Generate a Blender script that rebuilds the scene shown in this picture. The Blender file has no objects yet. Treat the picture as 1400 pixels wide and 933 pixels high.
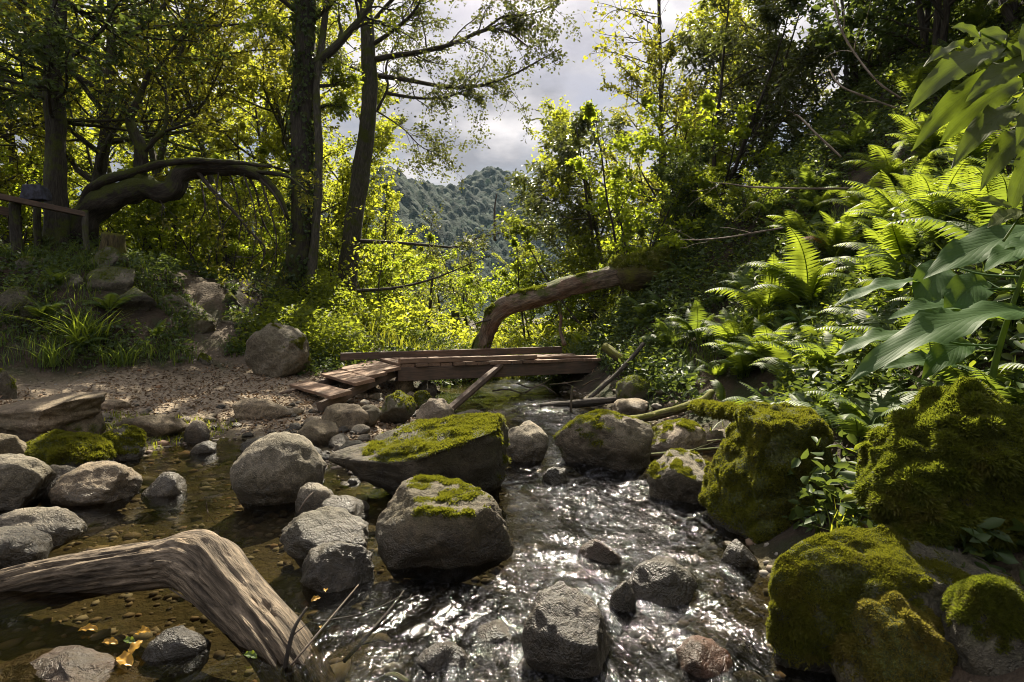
import bpy, bmesh, math, random
import numpy as np
from mathutils import Vector, Matrix, Euler

C = bpy.context.scene.collection
SC = bpy.context.scene
R = math.radians

# ------------------------------------------------------------------ camera, world, sun, exposure
CAM_H, FPX, PITCH = 1.3, 778.0, math.atan(36.5 / 778.0)
cam = bpy.data.objects.new('camera', bpy.data.cameras.new('camera'))
C.objects.link(cam)
cam.location = (0, 0, CAM_H)
cam.rotation_euler = (math.pi / 2 - PITCH, 0, 0)
cam.data.sensor_width = 36; cam.data.lens = 20.0
cam.data.clip_start = 0.05; cam.data.clip_end = 5000
SC.camera = cam

SUN_EL, SUN_AZ = R(49), R(3)
SUNDIR = Vector((math.sin(SUN_AZ) * math.cos(SUN_EL), math.cos(SUN_AZ) * math.cos(SUN_EL), math.sin(SUN_EL)))
W = bpy.data.worlds.new('World'); SC.world = W; W.use_nodes = True
def setup_world():
    nt = W.node_tree; nt.nodes.clear()
    n, l = nt.nodes.new, nt.links.new
    out = n('ShaderNodeOutputWorld'); bg = n('ShaderNodeBackground'); bg.inputs['Strength'].default_value = 0.12
    sky = n('ShaderNodeTexSky'); sky.sky_type = 'NISHITA'; sky.sun_disc = False
    sky.sun_elevation = SUN_EL; sky.sun_rotation = SUN_AZ; sky.dust_density = 1.5
    tc = n('ShaderNodeTexCoord'); sep = n('ShaderNodeSeparateXYZ'); l(tc.outputs['Generated'], sep.inputs[0])
    add = n('ShaderNodeMath'); add.operation = 'ADD'; add.inputs[1].default_value = 0.16; l(sep.outputs['Z'], add.inputs[0])
    mx = n('ShaderNodeMath'); mx.operation = 'MAXIMUM'; mx.inputs[1].default_value = 0.05; l(add.outputs[0], mx.inputs[0])
    dx = n('ShaderNodeMath'); dx.operation = 'DIVIDE'; l(sep.outputs['X'], dx.inputs[0]); l(mx.outputs[0], dx.inputs[1])
    dy = n('ShaderNodeMath'); dy.operation = 'DIVIDE'; l(sep.outputs['Y'], dy.inputs[0]); l(mx.outputs[0], dy.inputs[1])
    cb = n('ShaderNodeCombineXYZ'); l(dx.outputs[0], cb.inputs[0]); l(dy.outputs[0], cb.inputs[1])
    cb.inputs[2].default_value = 3.7
    no = n('ShaderNodeTexNoise'); no.inputs['Scale'].default_value = 1.7; no.inputs['Detail'].default_value = 7
    no.inputs['Roughness'].default_value = 0.58; no.inputs['Distortion'].default_value = 0.25; l(cb.outputs[0], no.inputs['Vector'])
    no2 = n('ShaderNodeTexNoise'); no2.inputs['Scale'].default_value = 2.6; no2.inputs['Detail'].default_value = 6
    l(cb.outputs[0], no2.inputs['Vector'])
    rm = n('ShaderNodeValToRGB'); rm.color_ramp.elements[0].position = 0.40; rm.color_ramp.elements[1].position = 0.55
    l(no.outputs['Fac'], rm.inputs[0])
    rc = n('ShaderNodeValToRGB')
    rc.color_ramp.elements[0].position = 0.36; rc.color_ramp.elements[0].color = (.86, .84, .92, 1)
    rc.color_ramp.elements[1].position = 0.66; rc.color_ramp.elements[1].color = (2.45, 2.3, 2.25, 1)
    l(no2.outputs['Fac'], rc.inputs[0])
    sk = n('ShaderNodeMix'); sk.data_type = 'RGBA'; sk.blend_type = 'MULTIPLY'; sk.inputs[0].default_value = 1
    l(sky.outputs[0], sk.inputs[6]); sk.inputs[7].default_value = (0.165, 0.15, 0.14, 1)
    m = n('ShaderNodeMix'); m.data_type = 'RGBA'; l(rm.outputs[0], m.inputs[0]); l(sk.outputs[2], m.inputs[6]); l(rc.outputs[0], m.inputs[7])
    zf = n('ShaderNodeMath'); zf.operation = 'MULTIPLY_ADD'; l(sep.outputs['Z'], zf.inputs[0]); zf.inputs[1].default_value = 2.6; zf.inputs[2].default_value = 0.45; zf.use_clamp = False
    zm = n('ShaderNodeMath'); zm.operation = 'MAXIMUM'; l(zf.outputs[0], zm.inputs[0]); zm.inputs[1].default_value = 0.45
    vm = n('ShaderNodeVectorMath'); vm.operation = 'SCALE'; l(m.outputs[2], vm.inputs[0]); l(zm.outputs[0], vm.inputs['Scale'])
    l(vm.outputs[0], bg.inputs[0]); l(bg.outputs[0], out.inputs[0])
setup_world()
sun = bpy.data.objects.new('sun', bpy.data.lights.new('sun', 'SUN')); C.objects.link(sun)
sun.data.energy = 5.0; sun.data.angle = R(0.5); sun.data.color = (1.0, 0.90, 0.72)
sun.rotation_euler = SUNDIR.to_track_quat('Z', 'Y').to_euler(); sun.location = SUNDIR * 60
SC.view_settings.view_transform = 'Standard'; SC.view_settings.look = 'None'
SC.view_settings.exposure = 1.66; SC.view_settings.gamma = 1.0
SC.render.engine = 'CYCLES'
cy = SC.cycles
cy.max_bounces = 6; cy.diffuse_bounces = 4; cy.glossy_bounces = 2; cy.transmission_bounces = 4; cy.transparent_max_bounces = 8
cy.volume_bounces = 0; cy.caustics_reflective = False; cy.caustics_refractive = False
cy.sample_clamp_indirect = 4.0; cy.filter_width = 1.0; cy.use_denoising = True
try: cy.denoiser = 'OPENIMAGEDENOISE'
except Exception: pass

# ------------------------------------------------------------------ pixel -> world helpers (only used to find real positions)
_fw = np.array([0, math.cos(PITCH), -math.sin(PITCH)]); _up = np.array([0, math.sin(PITCH), math.cos(PITCH)])
def ray(px, py):
    return _fw + (px - 700) / FPX * np.array([1., 0, 0]) - (py - 466.5) / FPX * _up
def P(px, py, Y):
    d = ray(px, py); return np.array([0, 0, CAM_H]) + d * (Y / d[1])
def G(px, py, z=0.0):
    d = ray(px, py); return np.array([0, 0, CAM_H]) + d * ((z - CAM_H) / d[2])

# ------------------------------------------------------------------ noise
def _hash(ix, iy, iz, seed):
    h = (ix.astype(np.int64) * 374761393 + iy.astype(np.int64) * 668265263 + iz.astype(np.int64) * 2147483647 + seed * 974634777) & 0xffffffff
    h = ((h ^ (h >> 13)) * 1274126177) & 0xffffffff
    h = (h ^ (h >> 16)) & 0xffffffff
    return h / 2147483648.0 - 1.0
def vnoise(p, seed=0):
    i = np.floor(p); f = p - i; u = f * f * f * (f * (f * 6 - 15) + 10)
    ix, iy, iz = i[:, 0], i[:, 1], i[:, 2]
    r = 0
    for a in (0, 1):
        wx = u[:, 0] if a else 1 - u[:, 0]
        for b in (0, 1):
            wy = u[:, 1] if b else 1 - u[:, 1]
            for c in (0, 1):
                wz = u[:, 2] if c else 1 - u[:, 2]
                r = r + wx * wy * wz * _hash(ix + a, iy + b, iz + c, seed)
    return r
def fbm(p, oct=4, seed=0, gain=0.5):
    r = 0; a = 1.0; q = np.array(p, float)
    for o in range(oct):
        r = r + a * vnoise(q, seed + o * 17); q = q * 2.03 + 11.3; a *= gain
    return r
def worley(p2, cell, seed):
    q = p2 / cell; i = np.floor(q); best = np.full(len(q), 9.0); bid = np.zeros(len(q))
    z = np.zeros(len(q))
    for a in (-1, 0, 1):
        for b in (-1, 0, 1):
            cx, cyy = i[:, 0] + a, i[:, 1] + b
            jx = cx + 0.5 + 0.45 * _hash(cx, cyy, z, seed); jy = cyy + 0.5 + 0.45 * _hash(cx, cyy, z, seed + 5)
            d = np.hypot(q[:, 0] - jx, q[:, 1] - jy); m = d < best
            best = np.where(m, d, best); bid = np.where(m, _hash(cx, cyy, z, seed + 9), bid)
    return best, bid
def sstep(a, b, x):
    t = np.clip((x - a) / (b - a), 0, 1); return t * t * (3 - 2 * t)

# ------------------------------------------------------------------ mesh builder
class MB:
    def __init__(s):
        s.V = []; s.F4 = []; s.F3 = []; s.n = 0; s.M4 = []; s.M3 = []; s.U = []; s.X = []
    def add(s, V, quads=None, tris=None, mi=0, uvw=None, extra=None):
        V = np.asarray(V, float).reshape(-1, 3)
        if quads is not None and len(quads):
            q = np.asarray(quads, np.int64).reshape(-1, 4) + s.n; s.F4.append(q); s.M4.append(np.full(len(q), mi))
        if tris is not None and len(tris):
            t = np.asarray(tris, np.int64).reshape(-1, 3) + s.n; s.F3.append(t); s.M3.append(np.full(len(t), mi))
        s.V.append(V); s.n += len(V)
        s.U.append(np.zeros((len(V), 3)) if uvw is None else np.asarray(uvw, float).reshape(-1, 3))
        s.X.append(np.zeros(len(V)) if extra is None else np.asarray(extra, float).ravel())
    def mesh(s, name, mats, origin=(0, 0, 0), smooth=True):
        V = np.concatenate(s.V) - np.asarray(origin, float)
        F4 = np.concatenate(s.F4) if s.F4 else np.zeros((0, 4), np.int64)
        F3 = np.concatenate(s.F3) if s.F3 else np.zeros((0, 3), np.int64)
        me = bpy.data.meshes.new(name)
        me.vertices.add(len(V)); me.vertices.foreach_set('co', V.astype(np.float32).ravel())
        lv = np.concatenate([F4.ravel(), F3.ravel()]).astype(np.int32)
        me.loops.add(len(lv)); me.loops.foreach_set('vertex_index', lv)
        ls = np.concatenate([np.arange(len(F4)) * 4, len(F4) * 4 + np.arange(len(F3)) * 3]).astype(np.int32)
        me.polygons.add(len(ls)); me.polygons.foreach_set('loop_start', ls)
        mi = np.concatenate([np.concatenate(s.M4) if s.M4 else [], np.concatenate(s.M3) if s.M3 else []]).astype(np.int32)
        me.polygons.foreach_set('material_index', mi)
        me.polygons.foreach_set('use_smooth', np.full(len(ls), smooth, bool))
        a = me.attributes.new('uvw', 'FLOAT_VECTOR', 'POINT'); a.data.foreach_set('vector', np.concatenate(s.U).astype(np.float32).ravel())
        a = me.attributes.new('mask', 'FLOAT', 'POINT'); a.data.foreach_set('value', np.concatenate(s.X).astype(np.float32))
        me.update(calc_edges=True)
        for m in (mats if isinstance(mats, (list, tuple)) else [mats]): me.materials.append(m)
        return me
    def build(s, name, mats, parent=None, origin=(0, 0, 0), smooth=True):
        o = bpy.data.objects.new(name, s.mesh(name, mats, origin, smooth)); C.objects.link(o)
        if parent is not None: o.parent = parent
        else: o.location = origin
        return o
def tag(o, label=None, cat=None, group=None, kind=None):
    if label: o['label'] = label
    if cat: o['category'] = cat
    if group: o['group'] = group
    if kind: o['kind'] = kind
    return o
def thing(name, label, cat, loc, rz=0, group=None):
    o = bpy.data.objects.new(name, None); C.objects.link(o); o.empty_display_size = 0.1
    o.location = loc; o.rotation_euler = (0, 0, rz); return tag(o, label, cat, group)
def copy_tree(o, parent=None):
    kids = [k for k in C.objects if k.parent == o]
    c = o.copy(); C.objects.link(c); c.parent = parent
    for k in kids: copy_tree(k, c)
    return c
def nrm(v):
    v = np.asarray(v, float); return v / np.maximum(np.linalg.norm(v, axis=-1, keepdims=True), 1e-9)

def smooth_path(pts, n):
    """Catmull-Rom through rows of pts (any number of columns)."""
    pts = np.asarray(pts, float); k = len(pts)
    ext = np.vstack([2 * pts[0] - pts[1], pts, 2 * pts[-1] - pts[-2]])
    t = np.linspace(0, k - 1 - 1e-6, n); i = t.astype(int); f = (t - i)[:, None]
    p0, p1, p2, p3 = ext[i], ext[i + 1], ext[i + 2], ext[i + 3]
    return 0.5 * (2 * p1 + (p2 - p0) * f + (2 * p0 - 5 * p1 + 4 * p2 - p3) * f ** 2 + (3 * p1 - p0 - 3 * p2 + p3) * f ** 3)
def tube(mb, pts, rad, sides=8, mi=0, disp=None, cap=True, s0=0.0):
    pts = np.asarray(pts, float); n = len(pts); rad = np.broadcast_to(np.asarray(rad, float), (n,))
    T = nrm(np.gradient(pts, axis=0))
    ref = np.array([0.1, 0.2, 1.0]) if abs(T[0][2]) < 0.8 else np.array([1.0, 0.1, 0])
    u = ref - T[0] * (ref @ T[0]); u /= np.linalg.norm(u); Us = []
    for i in range(n):
        u = u - T[i] * (u @ T[i]); u /= max(np.linalg.norm(u), 1e-9); Us.append(u)
    U = np.array(Us); B = np.cross(T, U)
    a = np.linspace(0, 2 * math.pi, sides, endpoint=False)
    ca, sa = np.cos(a), np.sin(a)
    s = s0 + np.concatenate([[0], np.cumsum(np.linalg.norm(np.diff(pts, axis=0), axis=1))])
    uvw = np.stack([np.repeat(rad, sides) * np.tile(ca, n), np.repeat(rad, sides) * np.tile(sa, n), np.repeat(s, sides)], 1)
    rr = np.repeat(rad, sides)
    if disp is not None: rr = rr + disp(uvw, rr)
    dirs = U[:, None, :] * ca[None, :, None] + B[:, None, :] * sa[None, :, None]
    V = np.repeat(pts, sides, 0) + dirs.reshape(-1, 3) * rr[:, None]
    i = np.arange(n - 1)[:, None] * sides; j = np.arange(sides)[None, :]; k = (j + 1) % sides
    Q = np.stack([i + j, i + k, i + sides + k, i + sides + j], -1).reshape(-1, 4)
    tr = []
    if cap:
        V = np.vstack([V, pts[0], pts[-1]]); uvw = np.vstack([uvw, [0, 0, s[0]], [0, 0, s[-1]]])
        c0, c1 = n * sides, n * sides + 1
        for q in range(sides):
            tr.append((c0, (q + 1) % sides, q)); tr.append((c1, (n - 1) * sides + q, (n - 1) * sides + (q + 1) % sides))
    mb.add(V, Q, tr, mi, uvw)

def leaves(mb, pts, size, rng, dirs=None, dirw=0.6, up=0.9, spread=0.6, aspect=0.55, fold=0.22, droop=0.25, mi=0, sizevar=0.35):
    """One folded six-point leaf at each point."""
    pts = np.asarray(pts, float); n = len(pts)
    if n == 0: return
    d = rng.normal(size=(n, 3)); d[:, 2] = d[:, 2] * 0.5 - droop
    if dirs is not None: d = nrm(d) + dirw * np.asarray(dirs)
    d = nrm(d)
    nn = rng.normal(size=(n, 3)) * spread; nn[:, 2] += up
    nn = nn - d * np.sum(nn * d, 1)[:, None]; nn = nrm(nn); x = np.cross(d, nn)
    L = size * (1 + sizevar * rng.uniform(-1, 1, n)); w = L * aspect
    tpl = np.array([(0, 0, 0), (.40, .28, 1), (.42, .66, 1), (0, 1, -.35), (-.42, .66, 1), (-.40, .28, 1)])
    V = (pts[:, None, :] + x[:, None, :] * (tpl[None, :, 0:1] * w[:, None, None]) + d[:, None, :] * (tpl[None, :, 1:2] * L[:, None, None])
         + nn[:, None, :] * (tpl[None, :, 2:3] * (fold * w)[:, None, None]))
    b = np.arange(n)[:, None] * 6
    Q = np.concatenate([b + np.array([[0, 1, 2, 3]]), b + np.array([[0, 3, 4, 5]])])
    mb.add(V.reshape(-1, 3), Q, None, mi)

_ico = {}
def ico(sub):
    if sub not in _ico:
        bm = bmesh.new(); bmesh.ops.create_icosphere(bm, subdivisions=sub, radius=1.0)
        bm.verts.ensure_lookup_table()
        _ico[sub] = (np.array([v.co[:] for v in bm.verts]), np.array([[v.index for v in f.verts] for f in bm.faces])); bm.free()
    return _ico[sub]
def rock_shape(rng, sub, cuts=6, rough=0.12, cutd=(0.55, 0.85), keep=0.12, fine=1.0, planes=()):
    V, F = ico(sub); V = V.copy(); seed = int(rng.integers(1e6)); off = rng.uniform(-50, 50, 3)
    V = V * (1 + rough * fbm(V * 1.1 + off, 3, seed))[:, None]
    for _ in range(cuts):
        n = nrm(rng.normal(size=3) * np.array([1, 1, .8])); d = rng.uniform(*cutd)
        h = V @ n - d; V = V - n * (np.maximum(h, 0) * (1 - keep))[:, None]
    for (n, d) in planes:
        n = nrm(np.array(n, float)); h = V @ n - d; V = V - n * (np.maximum(h, 0) * .95)[:, None]
    N = nrm(V)
    V = V + N * (0.05 * fbm(V * 3.1 + off, 4, seed + 3) + 0.022 * fine * fbm(V * 9 + off, 3, seed + 7))[:, None]
    # a few cracks: dark creases that are real grooves
    c = np.abs(fbm(V * 1.7 + off + 9, 3, seed + 21)); V = V - N * (0.035 * fine * np.clip(1 - c / 0.05, 0, 1))[:, None]
    lo, hi = V.min(0), V.max(0)
    return (V - (lo + hi) / 2) / (hi - lo) , F      # unit box -.5...5
def face_normals(V, F):
    a, b, c = V[F[:, 0]], V[F[:, 1]], V[F[:, 2]]
    n = np.cross(b - a, c - a); ar = np.linalg.norm(n, axis=1); return n / np.maximum(ar, 1e-12)[:, None], ar / 2
def vert_normals(V, F):
    n, ar = face_normals(V, F); out = np.zeros_like(V)
    for k in range(3): np.add.at(out, F[:, k], n * ar[:, None])
    return nrm(out)
def moss_tufts(mb, V, F, mask, count, rng, blade=0.014, lift=0.6, leafy=0.0):
    """Short curling moss shoots standing on the masked faces."""
    fn, ar = face_normals(V, F); fm = mask[F].mean(1); w = ar * np.clip(fm - 0.25, 0, 1)
    if w.sum() <= 0: return
    idx = rng.choice(len(F), count, p=w / w.sum())
    r1, r2 = np.sqrt(rng.random(count)), rng.random(count)
    a, b, c = V[F[idx, 0]], V[F[idx, 1]], V[F[idx, 2]]
    p = a * (1 - r1)[:, None] + b * (r1 * (1 - r2))[:, None] + c * (r1 * r2)[:, None]
    clump = 0.55 + 0.9 * np.clip(fbm(p * 14, 2, 5) + 0.5, 0, 1.3)
    n = fn[idx]; nb = 3
    VV = []; TT = []
    for k in range(nb):
        d = nrm(n * lift + rng.normal(size=(count, 3)) * 0.55 + np.array([0, 0, .15]))
        x = nrm(np.cross(d, rng.normal(size=(count, 3)))); L = blade * clump * rng.uniform(.5, 1.3, count); w_ = L * 0.2 + 0.0012
        tip = p + d * L[:, None] + np.array([0, 0, -1]) * (L * .15)[:, None]
        st = p - n * 0.002
        VV.append(np.stack([st - x * w_[:, None], st + x * w_[:, None], tip], 1).reshape(-1, 3))
    VV = np.concatenate(VV); mb.add(VV, None, np.arange(len(VV)).reshape(-1, 3))

# ------------------------------------------------------------------ materials
def M(name):
    m = bpy.data.materials.new(name); m.use_nodes = True; nt = m.node_tree; nt.nodes.clear(); return m, nt
class NT:
    def __init__(s, nt): s.nt = nt
    def n(s, t, **kw):
        nd = s.nt.nodes.new(t)
        for k, v in kw.items():
            if k.startswith('_'): setattr(nd, k[1:], v)
            else:
                key = k.replace('__', ' ')
                s.set(nd.inputs[int(key[1:])] if key[0] == 'i' and key[1:].isdigit() else nd.inputs[key], v)
        return nd
    def set(s, inp, v):
        if isinstance(v, bpy.types.NodeSocket): s.nt.links.new(v, inp)
        else: inp.default_value = v
    def mixc(s, f, a, b, bt='MIX'):
        nd = s.nt.nodes.new('ShaderNodeMix'); nd.data_type = 'RGBA'; nd.blend_type = bt
        for i, v in ((0, f), (6, a), (7, b)):
            if isinstance(v, tuple) and len(v) == 3: v = v + (1,)
            s.set(nd.inputs[i], v)
        return nd.outputs[2]
    def ramp(s, f, stops):
        nd = s.nt.nodes.new('ShaderNodeValToRGB'); cr = nd.color_ramp
        while len(cr.elements) < len(stops): cr.elements.new(0.5)
        for e, (p, c) in zip(cr.elements, stops):
            e.position = p; e.color = (c, c, c, 1) if isinstance(c, (int, float)) else tuple(c) + (1,)
        s.set(nd.inputs[0], f); return nd.outputs[0]
    def math(s, op, a, b=0.0, clamp=False):
        nd = s.nt.nodes.new('ShaderNodeMath'); nd.operation = op; nd.use_clamp = clamp
        s.set(nd.inputs[0], a); s.set(nd.inputs[1], b); return nd.outputs[0]
    def noise(s, vec, scale, detail=4, rough=0.55, dist=0.0):
        nd = s.nt.nodes.new('ShaderNodeTexNoise'); s.set(nd.inputs['Vector'], vec)
        nd.inputs['Scale'].default_value = scale; nd.inputs['Detail'].default_value = detail
        nd.inputs['Roughness'].default_value = rough; nd.inputs['Distortion'].default_value = dist; return nd.outputs['Fac']
    def voro(s, vec, scale, out='Distance', feature='F1'):
        nd = s.nt.nodes.new('ShaderNodeTexVoronoi'); nd.feature = feature; s.set(nd.inputs['Vector'], vec); nd.inputs['Scale'].default_value = scale
        return nd.outputs[out]
    def map(s, vec, scale):
        nd = s.nt.nodes.new('ShaderNodeMapping'); s.set(nd.inputs[0], vec); nd.inputs['Scale'].default_value = scale; return nd.outputs[0]
    def bump(s, h, strength, dist, normal=None):
        nd = s.nt.nodes.new('ShaderNodeBump'); nd.inputs['Distance'].default_value = dist; s.set(nd.inputs['Height'], h); s.set(nd.inputs['Strength'], strength)
        if normal: s.set(nd.inputs['Normal'], normal)
        return nd.outputs[0]
    def attr(s, name, out='Vector'):
        nd = s.nt.nodes.new('ShaderNodeAttribute'); nd.attribute_name = name; return nd.outputs[out]
    def out(s, sh, vol=None):
        o = s.nt.nodes.new('ShaderNodeOutputMaterial')
        if sh: s.nt.links.new(sh, o.inputs[0])
        if vol: s.nt.links.new(vol, o.inputs[1])

def leaf_mat(name, stops, trans, tmix=0.5, rough=0.5, spec=0.3, veins=False):
    m, nt = M(name); k = NT(nt)
    geo = k.n('ShaderNodeNewGeometry'); rnd = geo.outputs['Random Per Island']
    col = k.ramp(rnd, stops)
    big = k.noise(geo.outputs['Position'], 7.0 if name.startswith('moss') else 0.9, 3 if name.startswith('moss') else 2)
    if name.startswith('moss'): col = k.mixc(k.ramp(k.noise(geo.outputs['Position'], 3.1, 4), [(.4, .75), (.6, 0)]), col, (.032, .030, .010)); col = k.mixc(k.ramp(k.noise(geo.outputs['Position'], 6.3, 4), [(.54, 0), (.64, .7)]), col, (.10, .07, .022))
    col = k.mixc(k.ramp(big, [(.35, 0.0), (.7, .45)]), col, tuple(min(1, c * 1.35) for c in stops[-1][1]))
    p = k.n('ShaderNodeBsdfPrincipled', Base__Color=col, Roughness=rough); p.inputs['Specular IOR Level'].default_value = spec
    tc = k.mixc(rnd, tuple(c * 0.75 for c in trans), trans)
    if veins:
        v = k.attr('uvw'); sp = k.n('ShaderNodeSeparateXYZ', Vector=v)
        ph = k.math('ADD', k.math('MULTIPLY', sp.outputs[0], 36.0), k.math('MULTIPLY', k.math('ABSOLUTE', sp.outputs[1]), -14.0))
        vn = k.math('POWER', k.math('ABSOLUTE', k.math('SINE', ph)), 0.3)
        mid = k.ramp(k.math('ABSOLUTE', sp.outputs[1]), [(0.0, 0.0), (0.05, 1.0)])
        vv = k.math('MULTIPLY', vn, mid)
        blot = k.noise(geo.outputs['Position'], 30, 4)
        tc = k.mixc(k.ramp(vv, [(0, .45), (.8, 0)]), tc, tuple(c * 0.35 for c in trans))
        tc = k.mixc(k.ramp(blot, [(.4, 0), (.75, .4)]), tc, tuple(c * 0.5 for c in trans))
        nb = k.bump(k.math('ADD', vv, k.math('MULTIPLY', blot, 1.2)), .28, 0.003); k.set(p.inputs['Normal'], nb)
    t = k.n('ShaderNodeBsdfTranslucent', Color=tc)
    mx = k.n('ShaderNodeMixShader', Fac=tmix, i1=p.outputs[0], i2=t.outputs[0]); k.out(mx.outputs[0]); return m

def rock_mat(name, dark, light, lichen, lich=0.35, wet_z=0.21, speck=0.5, wet_all=0.0, rust=0.0):
    m, nt = M(name); k = NT(nt)
    geo = k.n('ShaderNodeNewGeometry'); pos = geo.outputs['Position']
    oi = k.n('ShaderNodeObjectInfo')
    off = k.n('ShaderNodeVectorMath', _operation='ADD', i0=pos, i1=k.n('ShaderNodeCombineXYZ', X=k.math('MULTIPLY', oi.outputs['Random'], 30.0)).outputs[0]).outputs[0]
    n1 = k.noise(off, 4.0, 6, .62, .4); n2 = k.noise(off, 26, 5, .65); n3 = k.noise(off, 120, 3, .6)
    col = k.mixc(k.ramp(n1, [(.36, 0), (.66, 1)]), dark, light)
    col = k.mixc(k.ramp(n2, [(.38, .8), (.58, 0)]), col, tuple(c * .35 for c in dark))
    col = k.mixc(k.ramp(k.noise(off, 1.6, 5, .7, .8), [(.42, .65), (.62, 0)]), col, tuple(c * .5 for c in dark))
    col = k.mixc(k.ramp(n3, [(.55, 0), (.68, speck)]), col, tuple(min(1, c * 1.7) for c in light))
    li = k.noise(off, 11, 5, .7, .6); col = k.mixc(k.ramp(li, [(.56, 0), (.66, lich)]), col, lichen)
    ol = k.noise(off, 2.2, 4, .6); col = k.mixc(k.ramp(ol, [(.42, 0), (.66, .6)]), col, (0.07, 0.066, 0.028))
    if rust: col = k.mixc(k.ramp(k.noise(off, 6, 4), [(.4, 0), (.65, rust)]), col, (0.22, 0.075, 0.025))
    hue = k.mixc(oi.outputs['Random'], (0.56, 0.51, 0.40), (1.0, 0.89, 0.70)); col = k.mixc(1.0, col, hue, 'MULTIPLY')
    # wetness rises a little above the water line
    sp = k.n('ShaderNodeSeparateXYZ', Vector=pos)
    wl = k.math('ADD', sp.outputs[2], k.math('MULTIPLY', k.math('SUBTRACT', k.noise(off, 7, 4), .5), .12))
    wet = k.math('SUBTRACT', 1.0, k.n('ShaderNodeMapRange', Value=wl, i1=wet_z * .4, i2=wet_z + .02).outputs[0], True)
    if wet_all: wet = k.math('MAXIMUM', wet, k.math('MULTIPLY', k.ramp(k.noise(off, 3, 3), [(.3, .6), (.6, 1)]), wet_all))
    col = k.mixc(k.math('MULTIPLY', wet, .9), col, k.mixc(1.0, col, (0.30, 0.27, 0.22), 'MULTIPLY'))
    ms = k.attr('mask', 'Fac'); mn = k.noise(off, 60, 4)
    mossc = k.mixc(k.ramp(mn, [(.35, 0), (.65, 1)]), (0.022, 0.028, 0.006), (0.07, 0.08, 0.010))
    col = k.mixc(ms, col, mossc)
    rg = k.math('SUBTRACT', .82, k.math('MULTIPLY', wet, .40)); rg = k.math('MAXIMUM', rg, k.math('MULTIPLY', ms, .9))
    h = k.math('ADD', k.math('MULTIPLY', n2, .7), k.math('MULTIPLY', n3, .35))
    h = k.math('ADD', h, k.math('MULTIPLY', k.ramp(k.math('ABSOLUTE', k.math('SUBTRACT', k.noise(off, 6, 5, .6, .8), .5)), [(0, 0), (.03, 1)]), .18))
    nb = k.bump(h, .95, 0.028)
    p = k.n('ShaderNodeBsdfPrincipled', Base__Color=col, Roughness=rg, Normal=nb); k.out(p.outputs[0]); return m

def bark_mat(name, dark, light, moss=0.4, mosscol=(0.055, 0.065, 0.010), scale=1.0, bstr=0.9, redd=0.0):
    m, nt = M(name); k = NT(nt)
    geo = k.n('ShaderNodeNewGeometry'); u = k.attr('uvw')
    g1 = k.noise(k.map(u, (9 * scale, 9 * scale, 1.6 * scale)), 2.6, 6, .65, .5); g2 = k.noise(k.map(u, (1, 1, .12)), 70 * scale, 4, .6)
    col = k.mixc(k.ramp(g1, [(.34, 0), (.66, 1)]), dark, light); col = k.mixc(k.ramp(g2, [(.4, .6), (.6, 0)]), col, tuple(c * .3 for c in dark))
    if redd: col = k.mixc(k.ramp(k.noise(geo.outputs['Position'], 2.1, 3), [(.45, 0), (.65, redd)]), col, (0.16, 0.055, 0.02))
    sp = k.n('ShaderNodeSeparateXYZ', Vector=geo.outputs['Normal'])
    mm = k.math('ADD', k.noise(geo.outputs['Position'], 3.2, 5, .65), k.math('MULTIPLY', sp.outputs[2], .22))
    mk = k.ramp(mm, [(.62 - moss * .25, 0), (.74 - moss * .25, 1.0 if moss > 0 else 0.0)])
    mc = k.mixc(k.noise(geo.outputs['Position'], 40, 3), tuple(c * .5 for c in mosscol), tuple(c * 1.5 for c in mosscol))
    col = k.mixc(mk, col, mc)
    zz = k.n('ShaderNodeSeparateXYZ', Vector=geo.outputs['Position']).outputs[2]; wt = k.ramp(k.math('ADD', zz, k.math('MULTIPLY', g1, .08)), [(.06, .8), (.14, 0)]); col = k.mixc(wt, col, k.mixc(1.0, col, (.28, .25, .2), 'MULTIPLY'))
    h = k.math('ADD', g1, k.math('MULTIPLY', g2, .5))
    p = k.n('ShaderNodeBsdfPrincipled', Base__Color=col, Roughness=.85, Normal=k.bump(h, bstr, 0.03)); p.inputs['Specular IOR Level'].default_value = .3
    k.out(p.outputs[0]); return m

def wood_mat(name, a, b):
    m, nt = M(name); k = NT(nt); u = k.attr('uvw'); geo = k.n('ShaderNodeNewGeometry')
    g = k.noise(k.map(u, (1.2, 16, 16)), 3.0, 6, .65, .6); f = k.noise(k.map(u, (2.5, 60, 60)), 4.0, 3); st = k.noise(geo.outputs['Position'], 3.5, 4)
    col = k.mixc(k.ramp(g, [(.32, 0), (.68, 1)]), a, b); col = k.mixc(k.ramp(st, [(.42, 0), (.7, .55)]), col, (0.035, 0.035, 0.026))
    tint = k.mixc(geo.outputs['Random Per Island'], (.7, .72, .75), (1.15, 1.05, .95)); col = k.mixc(1.0, col, tint, 'MULTIPLY')
    p = k.n('ShaderNodeBsdfPrincipled', Base__Color=col, Roughness=.75, Normal=k.bump(k.math('ADD', g, k.math('MULTIPLY', f, .5)), .6, 0.008))
    k.out(p.outputs[0]); return m

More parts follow.
